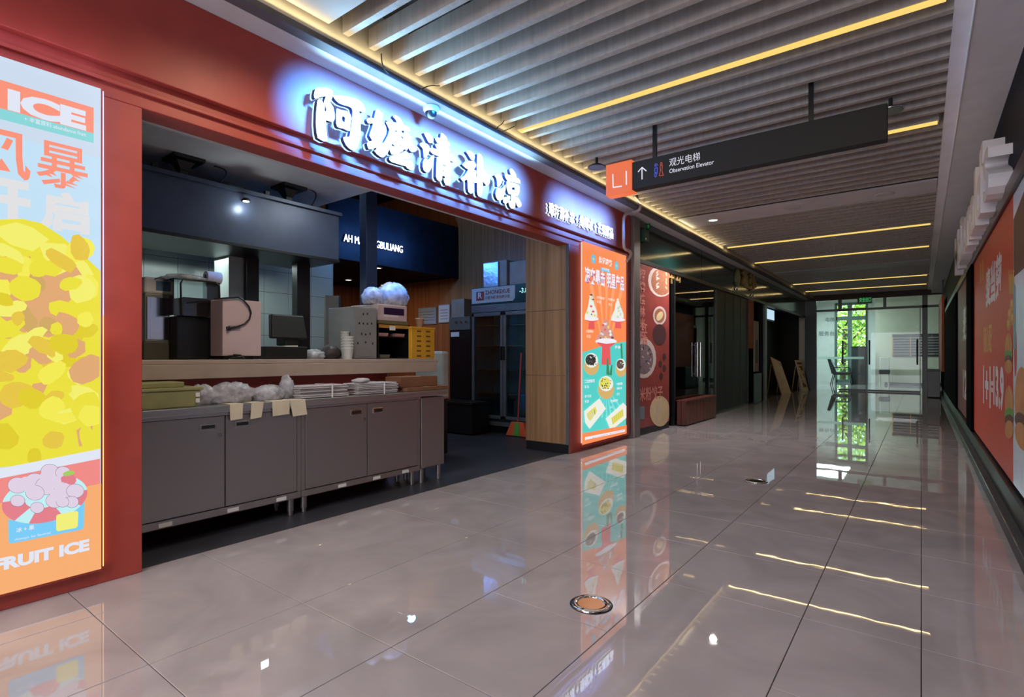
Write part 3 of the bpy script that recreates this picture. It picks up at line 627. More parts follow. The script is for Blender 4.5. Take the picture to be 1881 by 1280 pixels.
MB(mat('grey screen', S(112, 110, 108), .3)).box(-5.23, -5.2, a_.y, b_.y, 0, AX(610, 543, -5.2).z).build('panel', a, bevel=.003)
MB(CHROME).box(-5.235, -5.195, b_.y - .03, b_.y, 0, AX(620, 543, -5.2).z).build('edge', a)

# extractor hood
HX = -4.8
h0, h1 = AX(200, 400, HX).y, 3.36
hd = T('extractor_hood', (HX, 2, 2.08), 'long dark navy extractor hood hanging over the kitchen counter', 'extractor hood')
HN = mat('navy steel', S(62, 70, 92), .4, .2)
MB(HN).box(-5.6, HX, h0, h1, 2.08, 2.57).build('body', hd, bevel=.006)
MB(HN).box(-5.65, HX + .03, h0, h1 + .02, 2.55, 2.585).build('top_rim', hd, bevel=.003)
MB(BLACK).box(-5.5, HX + .012, h0, h1, 2.07, 2.10).build('bottom_rim', hd, bevel=.003)
for u in (390 / 4.57 + 250, 1272 / 4.57 + 250):
    p = AX(u, 300, -4.95).y
    MB(BLACK).box(-4.98, -4.92, p - .03, p + .03, 2.585, 2.74).box(-5.05, -4.80, p - .12, p + .12, 2.73, 2.758).hexa([(-4.99, p - .03, 2.66), (-4.91, p - .03, 2.66), (-4.91, p + .03, 2.66), (-4.99, p + .03, 2.66)], [(-5.02, p - .07, 2.73), (-4.88, p - .07, 2.73), (-4.88, p + .07, 2.73), (-5.02, p + .07, 2.73)]).build('hanger', hd)
for u in (165, 1110):
    p = AX(u / 4.57 + 250, 330, HX).y
    MB(BLACK).box(HX - .05, HX - .01, p - .02, p + .02, 2.585, 2.63).build('lug', hd)
for (u0, v0, u1, v1) in ((393, 305, 403, 338), (562, 346, 572, 378)):
    p0_, p1_ = AX(u0, v0, -4.85), AX(u1, v1, HX - .02)
    MB(BLKM).tube([p0_ + (p1_ - p0_) * t + Vector((0, .08 * math.sin(PI * t), .05 * math.sin(PI * t))) for t in [i / 8 for i in range(9)]], .006).build('cable', hd)
p = AX(450, 370, HX + .05)
a = T('hood_lamp', tuple(p), 'small bright lamp on the face of the navy hood', 'light')
MB(BLACK).cyl((HX + .002, p.y, p.z + .015), (p.x + .02, p.y, p.z + .015), .012, 10).lathe((p.x + .02, p.y, p.z), [(.03, .0), (.034, .012), (.02, .025)], 16).build('arm', a)
MB(BULB).cyl((p.x + .02, p.y, p.z - .006), (p.x + .02, p.y, p.z), .026, 14).build('lens', a)
lamp('hood_glow', 'POINT', (p.x + .03, p.y, p.z - .05), 1.6, (.85, 1, 1), .03)

# blue lit inner sign on its header board
hb = T('header_board', (-6.2, 5.2, 2.5), 'dark header board high inside the kitchen carrying the small glowing letters', 'board')
MB(NAVY).box(-6.2, -6.14, 4.13, 6.6, 2.4, 3.25).build('board', hb, bevel=.004)
n0 = AX(632, 440, -6.1); n1 = AX(740, 469, -6.1)
a = T('inner_sign', (-6.12, n0.y, 2.6), 'small glowing latin letter sign deep inside the kitchen, partly behind a blue column', 'sign')
for m_, x_, d_, nm in ((LETS, -6.14, .03, 'letter_return'), (LETW2, -6.11, .01, 'lit_lettering')):
    MB(m_).text('AH MA QINGBULIANG', (x_, n0.y, n0.z - .04), (0, 1, 0), (0, 0, 1), w=n1.y - n0.y, h=.12, depth=d_, bold=.0).build(nm, a)
for y in (4.45, 4.85, 5.3): lamp('inner_bloom_fill', 'POINT', (-5.85, y, 2.66), 14, (.10, .38, 1), .06)  # added blue points imitating the hazy bloom around the small letters
for u, v, lb_ in ((694, 491, 'round downlight just under the glowing inner sign'), (640, 513, 'round downlight left of the plastic bags, over the back room'), (747, 528, 'dim round downlight right of the plastic bags in the back room')):
    p = AZ(u, v, 2.415)
    if p.x < -8.5 or p.y > 6.5: p = Vector((max(p.x, -8.3), min(p.y, 6.4), 2.415))
    a = T('downlight', (p.x, p.y, 2.415), lb_, 'light')
    MB(WHITE).lathe((p.x, p.y, 2.40), [(.045, .02), (.07, .018), (.07, .004), (.05, 0)], 20, False).build('ring', a)
    MB(BULB).cyl((p.x, p.y, 2.402), (p.x, p.y, 2.408), .046, 18).build('lens', a)

# upper bar with skirt
UX = -3.75
bar = T('serving_bar', (-4.0, 2.4, .95), 'long pale raised serving bar shelf above the steel worktable', 'counter')
BARM = mat('pale bar laminate', S(176, 160, 146), .4, var=.04)
MB(BARM).box(-4.45, UX, -.9, 3.75, 1.05, 1.08).build('top', bar, bevel=.004)
MB(BARM).box(UX - .03, UX, -.9, 3.735, .955, 1.05).build('skirt', bar, bevel=.004)
MB(BARM).box(-4.40, UX - .03, 3.70, 3.735, .955, 1.05).build('end_skirt', bar)
MB(RED).box(UX - .14, UX - .10, -.9, 3.2, 0, 1.05).build('back_panel', bar)
MB(STEEL).box(-4.4, -4.36, 3.6, 3.64, 0, 1.05).build('leg', bar)

# stainless worktable: two door units side by side plus a narrow cabinet
TX_ = -3.44
HDLM = CHROME
def cabinet(name, y0, y1, label, doors, tape):
    t = T(name, (TX_ - .3, (y0 + y1) / 2, 0), label, 'cabinet')
    MB(STEEL).box(TX_ - .28, TX_ - .02, y0 + .012, y1 - .012, .13, .755).build('carcass', t)
    MB(STEEL).box(TX_ - .03, TX_, y0, y1, .12, .165).build('bottom_rail', t, bevel=.003)
    for y in (y0, y1 - .03): MB(STEEL).box(TX_ - .03, TX_, y, y + .03, .165, .74).build('stile', t, bevel=.002)
    n = doors; w_ = (y1 - y0 - .06) / n if n else 0
    for i in range(n):
        a_, b_ = y0 + .03 + i * w_ + .003, y0 + .03 + (i + 1) * w_ - .003
        d = MB(STEEL).box(TX_ - .018, TX_ + .004, a_, b_, .17, .735).build('door', t, bevel=.003)
        hy = b_ - .10 if i == 0 else a_ + .10
        MB(HDLM).box(TX_ + .003, TX_ + .007, hy - .05, hy + .05, .655, .695).build('handle_plate', d, bevel=.002)
        MB(BLACK).box(TX_ + .006, TX_ + .008, hy - .035, hy + .04, .665, .685).build('handle_recess', d)
        if i == 0: MB(CHROME).cyl((TX_ + .003, b_ - .03, .62), (TX_ + .012, b_ - .03, .62), .011, 12).build('lock', d)
    for y in (y0 + .05, y1 - .05):
        for x in (TX_ - .05, TX_ - .24):
            MB(STEEL).cyl((x, y, .13), (x, y, .03), .022, 12).cyl((x, y, .03), (x, y, 0), .016, 12).build('leg', t)
    for y in tape: MB(PAPER).box(TX_ - .001, TX_ + .0015, y, y + .07, .128, .152).build('label_tape', t)
    return t
cabinet('steel_cabinet', 1.07, 2.10, 'left two door stainless steel worktable cabinet beside the red pillar', 2, (1.22, 1.60, 1.92))
cabinet('steel_cabinet', 2.102, 3.22, 'right two door stainless steel worktable cabinet below the bundled towels', 2, (2.40, 2.72, 3.02))
t = T('steel_end_cabinet', (TX_ - .15, 3.37, 0), 'narrow plain stainless steel cabinet on legs at the end of the worktable', 'cabinet')
MB(STEEL).box(TX_ - .28, TX_, 3.235, 3.515, .13, .745).build('body', t, bevel=.006)
for y in (3.27, 3.48):
    for x in (TX_ - .04, TX_ - .24): MB(STEEL).cyl((x, y, .13), (x, y, 0), .02, 12).build('leg', t)
wt = T('worktop', (TX_ - .15, 2.3, .75), 'stainless steel worktop running across the cabinets under the serving bar', 'worktop')
MB(STEEL2).box(UX - .08, TX_ + .02, .95, 3.53, .757, .80).build('slab', wt, bevel=.004)
MB(STEEL2).box(TX_ - .02, TX_ + .01, .95, 3.22, .738, .757).build('drip_edge', wt)

# ---- things on the worktop (z = .80)
WZ = .80
TUB = mat('cloudy plastic tub', S(150, 150, 100), .35, var=.08)
q0, q1 = AX(220, 740, -3.6), AX(352, 740, -3.6)
a = T('plastic_tub', (-3.6, (q0.y + q1.y) / 2, WZ), 'cloudy yellowish plastic storage tub with lid at the left end of the worktop', 'tub')
MB(TUB).hexa([(-3.72, q0.y, WZ), (-3.47, q0.y, WZ), (-3.47, q1.y - .02, WZ), (-3.72, q1.y - .02, WZ)], [(-3.73, q0.y, WZ + .1), (-3.46, q0.y, WZ + .1), (-3.46, q1.y, WZ + .1), (-3.73, q1.y, WZ + .1)]).build('body', a, bevel=.008)
MB(TUB).box(-3.735, -3.455, q0.y, q1.y + .01, WZ + .1, WZ + .118).build('lid', a, bevel=.004)
for k in range(2): MB(PAPER).box(-3.46, -3.458, q1.y - .035, q1.y - .012, WZ + .025 + .035 * k, WZ + .05 + .035 * k).build('sticker', a)
MB(TUB).box(-3.70, -3.50, q0.y, q1.y - .08, WZ + .118, WZ + .15).build('tray', a, bevel=.005)
def crumple(name, c, r, label, cat, m, seed, jit=.14, group=None):
    o = MB(m).ball((c[0], c[1], c[2] + r[2] * .62), r, 22, 14, jit, -.62, seed).build(name)
    o.data.polygons.foreach_set('use_smooth', [True] * len(o.data.polygons))
    return tag(o, label, cat, group)
def onw(u, x=-3.58): return AX(u, 730, x).y
crumple('clear_bag', (-3.60, onw(372), WZ), (.07, .10, .075), 'crumpled clear bag next to the cloudy plastic tub', 'bag', BAG, 1)
crumple('clear_bag', (-3.58, onw(425), WZ), (.08, .15, .08), 'wide crumpled clear bag above the hanging paper strips', 'bag', BAG, 2)
crumple('clear_bag', (-3.58, onw(492), WZ), (.08, .12, .065), 'flat crumpled clear bag between the wide bag and the left towel bundle', 'bag', BAG, 3)
crumple('clear_bag', (-3.62, onw(532), WZ), (.05, .05, .10), 'upright clear bag at the left end of the left towel bundle', 'bag', BAG, 4)
TOWEL = mat('folded grey white towel', S(176, 170, 172), .9, var=.08, scale=12)
def bundle(u0, u1, label, top):
    y0, y1 = onw(u0), onw(u1)
    t = T('towel_bundle', (-3.58, (y0 + y1) / 2, WZ), label, 'towels', 'towel bundles on the worktop')
    n = 7
    for i in range(n):
        j = random.uniform(-.012, .012); k = .0125
        MB(TOWEL).box(-3.68 + j, -3.49 + j, y0 + random.uniform(0, .015), y1 - random.uniform(0, .02), WZ + .004 + i * k, WZ + .004 + i * k + k * .86).build('towel', t, bevel=.005)
    ym_ = y0 + (y1 - y0) * .62; zt_ = WZ + .004 + n * .0125
    MB(PAPER).box(-3.695, -3.475, ym_ - .005, ym_ + .005, zt_, zt_ + .004).box(-3.478, -3.474, ym_ - .005, ym_ + .005, WZ, zt_ + .004).build('band', t)
    if top:
        o = MB(TOWEL).ball((-3.56, y0 + .09, zt_ + .016), (.06, .075, .022), 14, 8, .2, -.7, 9); o.build('loose_end', t)
bundle(538, 628, 'left tied bundle of folded grey towels on the worktop', False)
bundle(642, 719, 'right tied bundle of folded towels with a loose end on top', True)
for i, (u0, u1, v1) in enumerate(((420, 442, 772), (460, 480, 769), (498, 528, 764), (530, 556, 765))):
    y0, y1 = onw(u0, TX_), onw(u1, TX_); zl = AX(u0, v1, TX_).z; sk = (.0, -.012, .0, .02)[i]
    mb = MB(mat('paper strip', S(206, 196, 170), .8)); xo = TX_ + .021
    mb.hexa([(xo, y0 + sk, zl), (xo + .003, y0 + sk, zl), (xo + .003, y1 + sk, zl + .006), (xo, y1 + sk, zl + .006)], [(xo, y0 - .004, WZ + .001), (xo + .003, y0 - .004, WZ + .001), (xo + .003, y1 + .004, WZ + .001), (xo, y1 + .004, WZ + .001)])
    mb.box(TX_ - .09, xo + .003, y0 - .006, y1 + .006, WZ + .001, WZ + .004)
    tag(mb.build('paper_strip'), ['leftmost pale paper strip hanging over the worktop edge', 'second pale paper strip from the left hanging over the worktop edge', 'third pale paper strip from the left hanging over the worktop edge', 'rightmost pale paper strip hanging over the worktop edge, beside the left towel bundle'][i], 'strip', 'paper strips over the worktop edge')
q0, q1 = AX(735, 700, -3.55), AX(812, 700, -3.55)
def carton(y0, y1, x0, x1, z0, z1, label, m=CARD):
    t = T('cardboard_box', ((x0 + x1) / 2, (y0 + y1) / 2, z0), label, 'box')
    MB(m).box(x0, x1, y0, y1, z0, z1 - .004).build('body', t, bevel=.003)
    f_ = MB(m); f_.box(x0, x1, y0, (y0 + y1) / 2 - .002, z1 - .004, z1).box(x0, x1, (y0 + y1) / 2 + .002, y1, z1 - .004, z1); f_.build('flap', t)
    MB(mat('parcel tape', S(176, 146, 104), .3)).box(x0 - .001, x1 + .001, (y0 + y1) / 2 - .02, (y0 + y1) / 2 + .02, z1, z1 + .001).build('tape', t)
    return t
DCARD = mat('dark cardboard', S(120, 80, 54), .8)
carton(q0.y, q1.y, -3.70, -3.46, WZ + .002, WZ + .035, 'flat brown cardboard carton at the right end of the worktop', DCARD)
carton(q0.y - .02, q1.y - .09, -3.72, -3.52, WZ + .037, WZ + .125, 'taller brown cardboard box on top of the flat carton under the bar end', DCARD)

# ---- things on the serving bar (z = 1.08)
BZ = 1.08
def onb(u, X=-3.95): return AX(u, 640, X).y
def hb_(v, u, X=-3.95): return AX(u, v, X).z
X_ = -4.15
y0, y1 = onb(266, X_), onb(312, X_)
a = T('steel_warmer', (X_, (y0 + y1) / 2, BZ), 'steel cabinet machine at the far left of the serving bar under a white bag', 'machine')
MB(mat('pale steel', S(150, 152, 138), .35, .5)).box(-4.40, X_, y0, y1, BZ + .12, hb_(540, 290, X_)).build('body', a, bevel=.006)
MB(mat('dark base', S(78, 74, 58), .5)).box(-4.41, X_ + .01, y0 - .01, y1 + .01, BZ, BZ + .12).build('base', a, bevel=.005)
MB(CHROME).box(X_, X_ + .006, y0 + .01, y1 - .01, BZ + .135, hb_(546, 290, X_)).build('door', a, bevel=.003)
zt_ = hb_(540, 290, X_)
a = T('white_packet', (X_ - .1, (y0 + y1) / 2, zt_), 'white packet with blue print lying on the steel machine', 'packet')
MB(PAPER).box(X_ - .2, X_ - .01, y0, y1 - .01, zt_ + .001, zt_ + .115).build('body', a, bevel=.015)
MB(mat('packet blue', S(84, 120, 150), .5)).box(X_ - .011, X_ - .008, y0 + .07, y0 + .14, zt_ + .025, zt_ + .09).build('print', a)
MB(mat('packet handle', S(90, 100, 110), .5)).tube([(X_ - .005, y0 + .06 + .01 * i, zt_ + .10 + .016 * math.sin(PI * i / 8)) for i in range(9)], .004, 6).build('handle', a)
# blender in acrylic cover
X_ = -4.0
y0, y1 = onb(318, X_), onb(404, X_)
zt_ = hb_(515, 360, X_)
a = T('covered_blender', (X_, (y0 + y1) / 2, BZ), 'dark blender under a tall clear acrylic cover on the serving bar', 'blender')
MB(BLKM).box(-4.22, X_ - .03, y0 + .03, y1 - .02, BZ, BZ + .30).build('motor_base', a, bevel=.01)
MB(mat('smoked jug', S(58, 54, 52), .2)).hexa([(-4.18, y0 + .07, BZ + .3), (-4.02, y0 + .07, BZ + .3), (-4.02, y1 - .07, BZ + .3), (-4.18, y1 - .07, BZ + .3)], [(-4.20, y0 + .06, zt_ - .12), (-4.0, y0 + .06, zt_ - .12), (-4.0, y1 - .05, zt_ - .12), (-4.20, y1 - .05, zt_ - .12)]).build('jug', a, bevel=.008)
MB(PAPER).box(X_ - .03, X_ - .026, (y0 + y1) / 2 - .01, (y0 + y1) / 2 + .07, BZ + .36, BZ + .39).build('label_plate', a)
cv = MB(ACR).box(X_ - .006, X_, y0, y1, BZ + .30, zt_).box(-4.26, X_, y0, y0 + .006, BZ + .30, zt_).box(-4.26, X_, y1 - .006, y1, BZ + .30, zt_).box(-4.26, X_, y0, y1, zt_ - .006, zt_).build('acrylic_cover', a)
fr = MB(BLKM).tube([(X_ + .003, y0 + .05, BZ + .3), (X_ + .003, y0 + .045, zt_ - .03), (X_ + .003, y0 + .06, zt_), (X_ + .003, y1 - .03, zt_), (X_ + .003, y1 - .006, zt_ - .02), (X_ + .003, y1, zt_ - .18)], .006, 8).build('cover_edge', a)
zs = zt_
crumple('clear_bag', (-4.12, y0 + .13, zs + .001), (.09, .15, .03), 'thin clear bag lying on the acrylic blender cover', 'bag', BAG, 6, .12)
yy = onb(391, -4.1)
a = T('paper_roll', (-4.1, yy, zs), 'white paper roll on the acrylic blender cover', 'roll')
MB(PAPER).cyl((-4.1, yy - .05, zs + .045), (-4.1, yy + .05, zs + .045), .044, 20).build('roll', a)
MB(mat('roll core', S(70, 90, 110), .7)).cyl((-4.1, yy - .0515, zs + .045), (-4.1, yy - .05, zs + .045), .02, 14).build('core', a)
# pinkish white metal box
X_ = -3.80
y0, y1 = onb(409, X_), onb(480, X_); zt_ = hb_(549, 420, X_)
a = T('white_machine', (X_, (y0 + y1) / 2, BZ), 'plain pinkish white metal appliance with a dangling black cable', 'machine')
PKW = mat('pinkish white enamel', S(206, 186, 188), .4, var=.02)
MB(PKW).box(-3.985, X_, y0, y1, BZ + .025, zt_).build('body', a, bevel=.006)
for y in (y0 + .03, y1 - .03): MB(BLACK).box(-3.97, X_ - .02, y - .02, y + .02, BZ, BZ + .025).build('foot', a)
MB(mat('vent grey', S(150, 136, 138), .6)).box(X_, X_ + .0015, y0 + .04, y0 + .12, BZ + .20, BZ + .235).build('vent', a)
cp = [(730, 610), (860, 600), (960, 592), (1010, 620), (1060, 680), (1080, 740), (1065, 800), (1020, 845), (950, 870), (870, 888)]
MB(BLKM).tube([AX(250 + x / 5.12, 430 + y / 5.12, X_ + .012) for x, y in cp], .006).cyl(AX(250 + 880 / 5.12, 430 + 886 / 5.12, X_ + .012), AX(250 + 855 / 5.12, 430 + 890 / 5.12, X_ + .012), .016, 12).build('cable', a)
X_ = -3.83; a = T('black_cable', (X_ + .05, y0 + .06, BZ), 'small heap of black cable on the bar edge before the white appliance', 'cable')
MB(BLKM).tube([(X_ + .05 + .03 * math.cos(t * 1.3), y0 + .07 + .055 * math.cos(t), BZ + .008 + .0016 * t) for t in [i * .5 for i in range(30)]], .007).build('coil', a)
# till
X_ = -4.05
y0, y1 = onb(500, X_), onb(566, X_)
TILL = mat('till black', S(10, 15, 15), .6)
a = T('cash_register', (X_, (y0 + y1) / 2, BZ), 'black touchscreen till seen from behind on the serving bar', 'till')
z0_, z1_ = hb_(622, 530, X_), hb_(577, 530, X_)
MB(TILL).hexa([(X_ - .06, y0, z0_), (X_, y0, z0_), (X_, y1, z0_), (X_ - .06, y1, z0_)], [(X_ - .12, y0 + .03, z1_), (X_ - .06, y0 + .03, z1_), (X_ - .06, y1, z1_), (X_ - .12, y1, z1_)]).build('screen', a, bevel=.012)
MB(TILL).box(X_ - .16, X_ - .02, y0 + .12, y1 - .06, BZ + .11, z0_ + .04).build('stand', a, bevel=.01)
MB(TILL).box(X_ - .36, X_ + .04, y0 - .08, y1 - .03, BZ, BZ + .10).build('cash_drawer', a, bevel=.006)
tag(MB(PAPER).hexa([(X_ - .05, y0 + .11, BZ + .1), (X_ + .03, y0 + .09, BZ + .1), (X_ + .03, y0 + .20, BZ + .1), (X_ - .05, y0 + .21, BZ + .1)], [(X_ - .05, y0 + .11, BZ + .108), (X_ + .03, y0 + .09, BZ + .104), (X_ + .03, y0 + .20, BZ + .112), (X_ - .05, y0 + .21, BZ + .106)]).build('paper_slip'), 'white paper slip lying on the black cash drawer', 'paper')
crumple('dark_bag', (-4.1, onb(606, -4.1), BZ), (.09, .09, .075), 'dark crumpled bag left of the stacked paper cups', 'bag', mat('dark bag', S(66, 58, 62), .5, bump=.5, scale=30), 11)
crumple('clear_bag', (-4.1, onb(577, -4.1), BZ), (.08, .09, .05), 'small crumpled clear bag right of the till', 'bag', BAG, 12)
# cup stacks
CUPM = mat('paper cup', S(206, 210, 206), .6)
def cups(u, X, n, label, r=.042):
    y = onb(u, X); t = T('cup_stack', (X, y, BZ), label, 'cups', 'stacks of paper cups on the bar')
    for i in range(n):
        z = BZ + i * .024; jx = random.uniform(-.002, .002)
        MB(CUPM).lathe((X + jx, y, z), [(r * .72, 0), (r * .98, .085), (r * 1.06, .088), (r * 1.06, .094), (r * .98, .094)], 18).build('cup', t)
    return t
cups(639, -3.84, 5, 'shorter stack of white paper cups left of the grey cash box', .045)
cups(634, -4.0, 7, 'taller narrow stack of white cups close behind the shorter stack', .036)
# grey cabinet with keyholes
X_ = -3.92
y0, y1 = onb(651, X_), onb(692, X_); zt_ = hb_(563, 660, X_)
a = T('grey_locker_box', (X_, (y0 + y1) / 2, BZ), 'grey metal box with small holes beside the paper cups', 'box')
GBX = mat('light grey enamel', S(140, 142, 144), .4)
MB(GBX).box(-4.3, X_, y0, y1, BZ + .006, zt_).build('body', a, bevel=.004)
MB(GBX).box(X_, X_ + .004, y0 + .008, y1 - .008, BZ + .02, zt_ - .012).build('front_plate', a, bevel=.002)
W__ = y1 - y0; Hh = zt_ - BZ
for fx, fz in ((.38, .86), (.56, .87), (.2, .68), (.38, .68), (.56, .68), (.75, .69), (.3, .48), (.48, .47), (.68, .49), (.14, .3), (.48, .32), (.8, .3)):
    MB(BLACK).box(X_ + .004, X_ + .0055, y0 + W__ * fx - .006, y0 + W__ * fx + .006, BZ + Hh * fz - .009, BZ + Hh * fz + .009).build('hole', a)
# open shelf oven with drawer
X_ = -3.95
y0, y1 = onb(694, X_), onb(752, X_); zt_ = hb_(560, 720, X_); zm = hb_(593, 720, X_)
a = T('sealing_machine', (X_, (y0 + y1) / 2, BZ), 'pinkish appliance with purple display standing on a black open rack', 'machine')
MB(PKW).box(-4.35, X_, y0, y1 - .03, zm, zt_).build('body', a, bevel=.006)
MB(mat('purple display', S(44, 26, 66), .3)).box(X_, X_ + .003, y0 + .07, y1 - .07, zm + (zt_ - zm) * .45, zt_ - .03).build('display', a)
MB(PAPER).box(X_, X_ + .003, y0 + .07, y1 - .14, zm + (zt_ - zm) * .32, zm + (zt_ - zm) * .42).build('label_plate', a)
MB(mat('olive base plate', S(110, 104, 70), .5)).box(-4.36, X_ + .006, y0, y1 - .02, zm - .012, zm + .02).build('base_plate', a)
rk = T('black_rack', (X_, (y0 + y1) / 2, BZ), 'black open fronted rack with a yellow rail under the purple display appliance', 'rack')
for p in ((y0, y0 + .012), (y1 - .012, y1)): MB(BLKM).box(-4.36, X_, p[0], p[1], BZ, zm - .013).build('side_panel', rk)
MB(BLKM).box(-4.36, -4.35, y0, y1, BZ, zm - .013).build('back_panel', rk)
MB(BLKM).box(-4.35, X_, y0 + .012, y1 - .012, BZ, BZ + .01).build('bottom', rk); MB(BLKM).box(-4.35, X_ - .02, y0 + .012, y1 - .012, BZ + .20, BZ + .21).build('shelf', rk)
MB(mat('amber rail', S(190, 140, 60), .5)).box(X_, X_ + .006, y0 + .01, y1 - .02, zm - .05, zm - .02).build('rail', rk); MB(PAPER).box(X_ + .006, X_ + .008, y0 + .13, y0 + .20, zm - .07, zm - .03).build('tag', rk)
for i, (yy, zz_) in enumerate(((y0 + .03, BZ + .21), (y0 + .05, BZ + .01), (y1 - .15, BZ + .21))):
    tag(MB([mat('pink tray', S(190, 150, 150), .5), mat('grey tub', S(120, 116, 104), .5), mat('rose tray', S(170, 126, 126), .5)][i]).hexa([(-4.2, yy, zz_), (X_ - .03, yy, zz_), (X_ - .03, yy + .11, zz_), (-4.2, yy + .11, zz_)], [(-4.21, yy - .004, zz_ + .03), (X_ - .025, yy - .004, zz_ + .03), (X_ - .025, yy + .115, zz_ + .03), (-4.21, yy + .115, zz_ + .03)]).build('shallow_tray'), ['pink shallow tray on the left of the black rack shelf', 'grey shallow tray on the bottom of the black rack', 'rose shallow tray on the right of the black rack shelf'][i], 'tray')
def sack(c, r, label, seed):
    t = T('plastic_bag', c, label, 'bag')
    MB(BAG).ball((c[0], c[1], c[2] + r[2] * .6), r, 26, 16, .07, -.6, seed).build('body', t)
    MB(mat('cup lids', S(200, 176, 168), .6)).box(c[0] - r[0] * .55, c[0] + r[0] * .55, c[1] - r[1] * .55, c[1] + r[1] * .55, c[2] + .004, c[2] + r[2] * .5).build('contents', t)
    return t
sack((X_ - .12, onb(684, X_ - .12), zt_ + .002), (.10, .10, .10), 'smaller tied clear bag on the left of the purple display appliance', 21)
sack((X_ - .14, onb(721, X_ - .14), zt_ + .002), (.13, .17, .145), 'larger bulging clear bag with a knotted top on the purple display appliance', 22)
# yellow crate
X_ = -3.9
y0, y1 = onb(757, X_), onb(799, X_); zt_ = hb_(601, 780, X_)
YC = mat('yellow plastic', S(214, 160, 44), .45, var=.05)
a = T('yellow_crate', (X_, (y0 + y1) / 2, BZ), 'yellow slotted plastic crate at the right end of the serving bar', 'crate')
MB(YC).box(-4.2, X_ - .006, y0, y1, BZ, zt_).build('body', a, bevel=.006)
MB(YC).box(-4.21, X_, y0 - .006, y1 + .006, zt_ - .02, zt_).build('rim', a, bevel=.004)
for r in range(6):
    for k in range(2):
        yy = y0 + (.22 + .4 * k) * (y1 - y0); zz_ = BZ + .02 + r * .048
        MB(mat('crate slot', S(120, 78, 24), .6)).box(X_ - .007, X_ - .0045, yy, yy + .055, zz_, zz_ + .016).build('slot', a)
a = T('tan_cup', (X_ - .1, onb(771, X_ - .1), zt_), 'tan paper cup standing on the yellow crate', 'cup')
MB(mat('tan paper', S(190, 150, 120), .7)).lathe((X_ - .1, onb(771, X_ - .1), zt_), [(.03, 0), (.042, .085), (.046, .088), (.046, .094), (.04, .094)], 20).build('body', a)
# notices on the orange wall
for i, (u0, u1, v0, v1) in enumerate(((770, 801, 565, 595), (807, 826, 560, 592))):
    p0_, p1_ = AY(u0, v1, 6.61), AY(u1, v0, 6.61)
    a = T('wall_notice', (p0_.x, 6.61, p0_.z), ['bluish framed notice on the orange wood wall, left of two', 'white framed notice on the orange wood wall, right of two'][i], 'notice')
    MB(mat('notice frame', S(150, 150, 150), .5)).box(p0_.x - .015, p1_.x + .015, 6.60, 6.618, p0_.z - .015, p1_.z + .015).build('frame', a)
    MB([mat('bluish paper', S(160, 176, 190), .5), PAPER][i]).box(p0_.x, p1_.x, 6.597, 6.6, p0_.z, p1_.z).build('sheet', a)
    for k in range(4): MB(mat('print grey', S(120, 126, 136), .6)).box(p0_.x + .03, p1_.x - .03, 6.595, 6.597, p0_.z + .05 + k * .05, p0_.z + .06 + k * .05).build('print', a)
# white rounded bin lid standing at bar end
p0_, p1_ = AX(812, 703, -4.3), AX(826, 645, -4.3)
a = T('white_machine_hood', (-4.3, p0_.y, 0), 'white rounded appliance standing on the floor past the end of the bar', 'machine')
MB(mat('off white plastic', S(176, 176, 176), .4)).box(-4.75, -4.3, p0_.y, p1_.y, .62, p1_.z).build('hood', a, bevel=.03); MB(BLKM).box(-4.73, -4.32, p0_.y + .01, p1_.y - .01, 0, .62).build('base', a, bevel=.01)

# black oven left of the fridge
FY = 6.08
p0_, p1_ = AY(826, 600, FY), AY(866, 600, FY)
zt_ = AY(845, 582, FY).z; zc_ = AY(845, 606, FY).z
a = T('tall_oven', ((p0_.x + p1_.x) / 2, FY, 0), 'black upright cabinet with a control panel left of the glass door fridge', 'oven')
MB(BLKM).box(p0_.x, p1_.x - .02, FY, 6.6, .04, zc_).build('body', a, bevel=.006)
MB(mat('control grey', S(96, 98, 92), .4)).box(p0_.x, p1_.x - .02, FY - .01, 6.6, zc_, zt_).build('control_panel', a, bevel=.004)
for k in range(3): MB(CHROME).cyl((p1_.x - .30 + k * .1, FY - .01, (zc_ + zt_) / 2 + .02), (p1_.x - .30 + k * .1, FY - .025, (zc_ + zt_) / 2 + .02), .018, 12).build('knob', a)
MB(PAPER).box(p0_.x + .03, p0_.x + .2, FY - .003, FY - .001, zc_ - .1, zc_ - .03).build('label_plate', a)
MB(mat('oven glass', S(18, 24, 28), .1)).box(p0_.x + .04, p1_.x - .06, FY - .004, FY, .4, zc_ - .14).build('door_glass', a)
carton(FY + .02, 6.5, p0_.x + .02, AY(851, 560, FY).x, zt_ + .001, AY(840, 549, FY).z, 'pale cardboard box with a dark lid on the black upright cabinet', mat('pale card', S(150, 132, 116), .8))
# fridge
fx0, fx1 = AY(866, 600, FY).x, AY(866, 600, FY).x + 1.2
fzt = AY(866, 530, FY).z; fzb = AY(866, 562, FY).z; fzd = AY(866, 575, FY).z
fg = T('display_fridge', ((fx0 + fx1) / 2, FY, 0), 'tall two door glass display fridge with a lettered header in the kitchen doorway', 'fridge')
FRM = mat('fridge steel', S(128, 132, 138), .3, .6); FIN = mat('fridge interior', S(96, 116, 128), .5)
fb = MB(FIN); fb.box(fx0, fx0 + .04, FY + .05, 6.58, .12, fzd).box(fx1 - .04, fx1, FY + .05, 6.58, .12, fzd).box(fx0, fx1, 6.56, 6.6, .12, fzd).box(fx0, fx1, FY + .05, 6.58, .10, .15); fb.build('cabinet_shell', fg)
MB(mat('fridge header green', S(20, 52, 50), .3)).box(fx0, fx1, FY, 6.6, fzb, fzt).build('header', fg, bevel=.006)
MB(FRM).box(fx0, fx1, FY + .0, 6.6, fzd, fzb - .002).build('header_rail', fg, bevel=.003)
hp = MB(mat('header white', S(190, 190, 196), .4)); xh = fx0 + .82
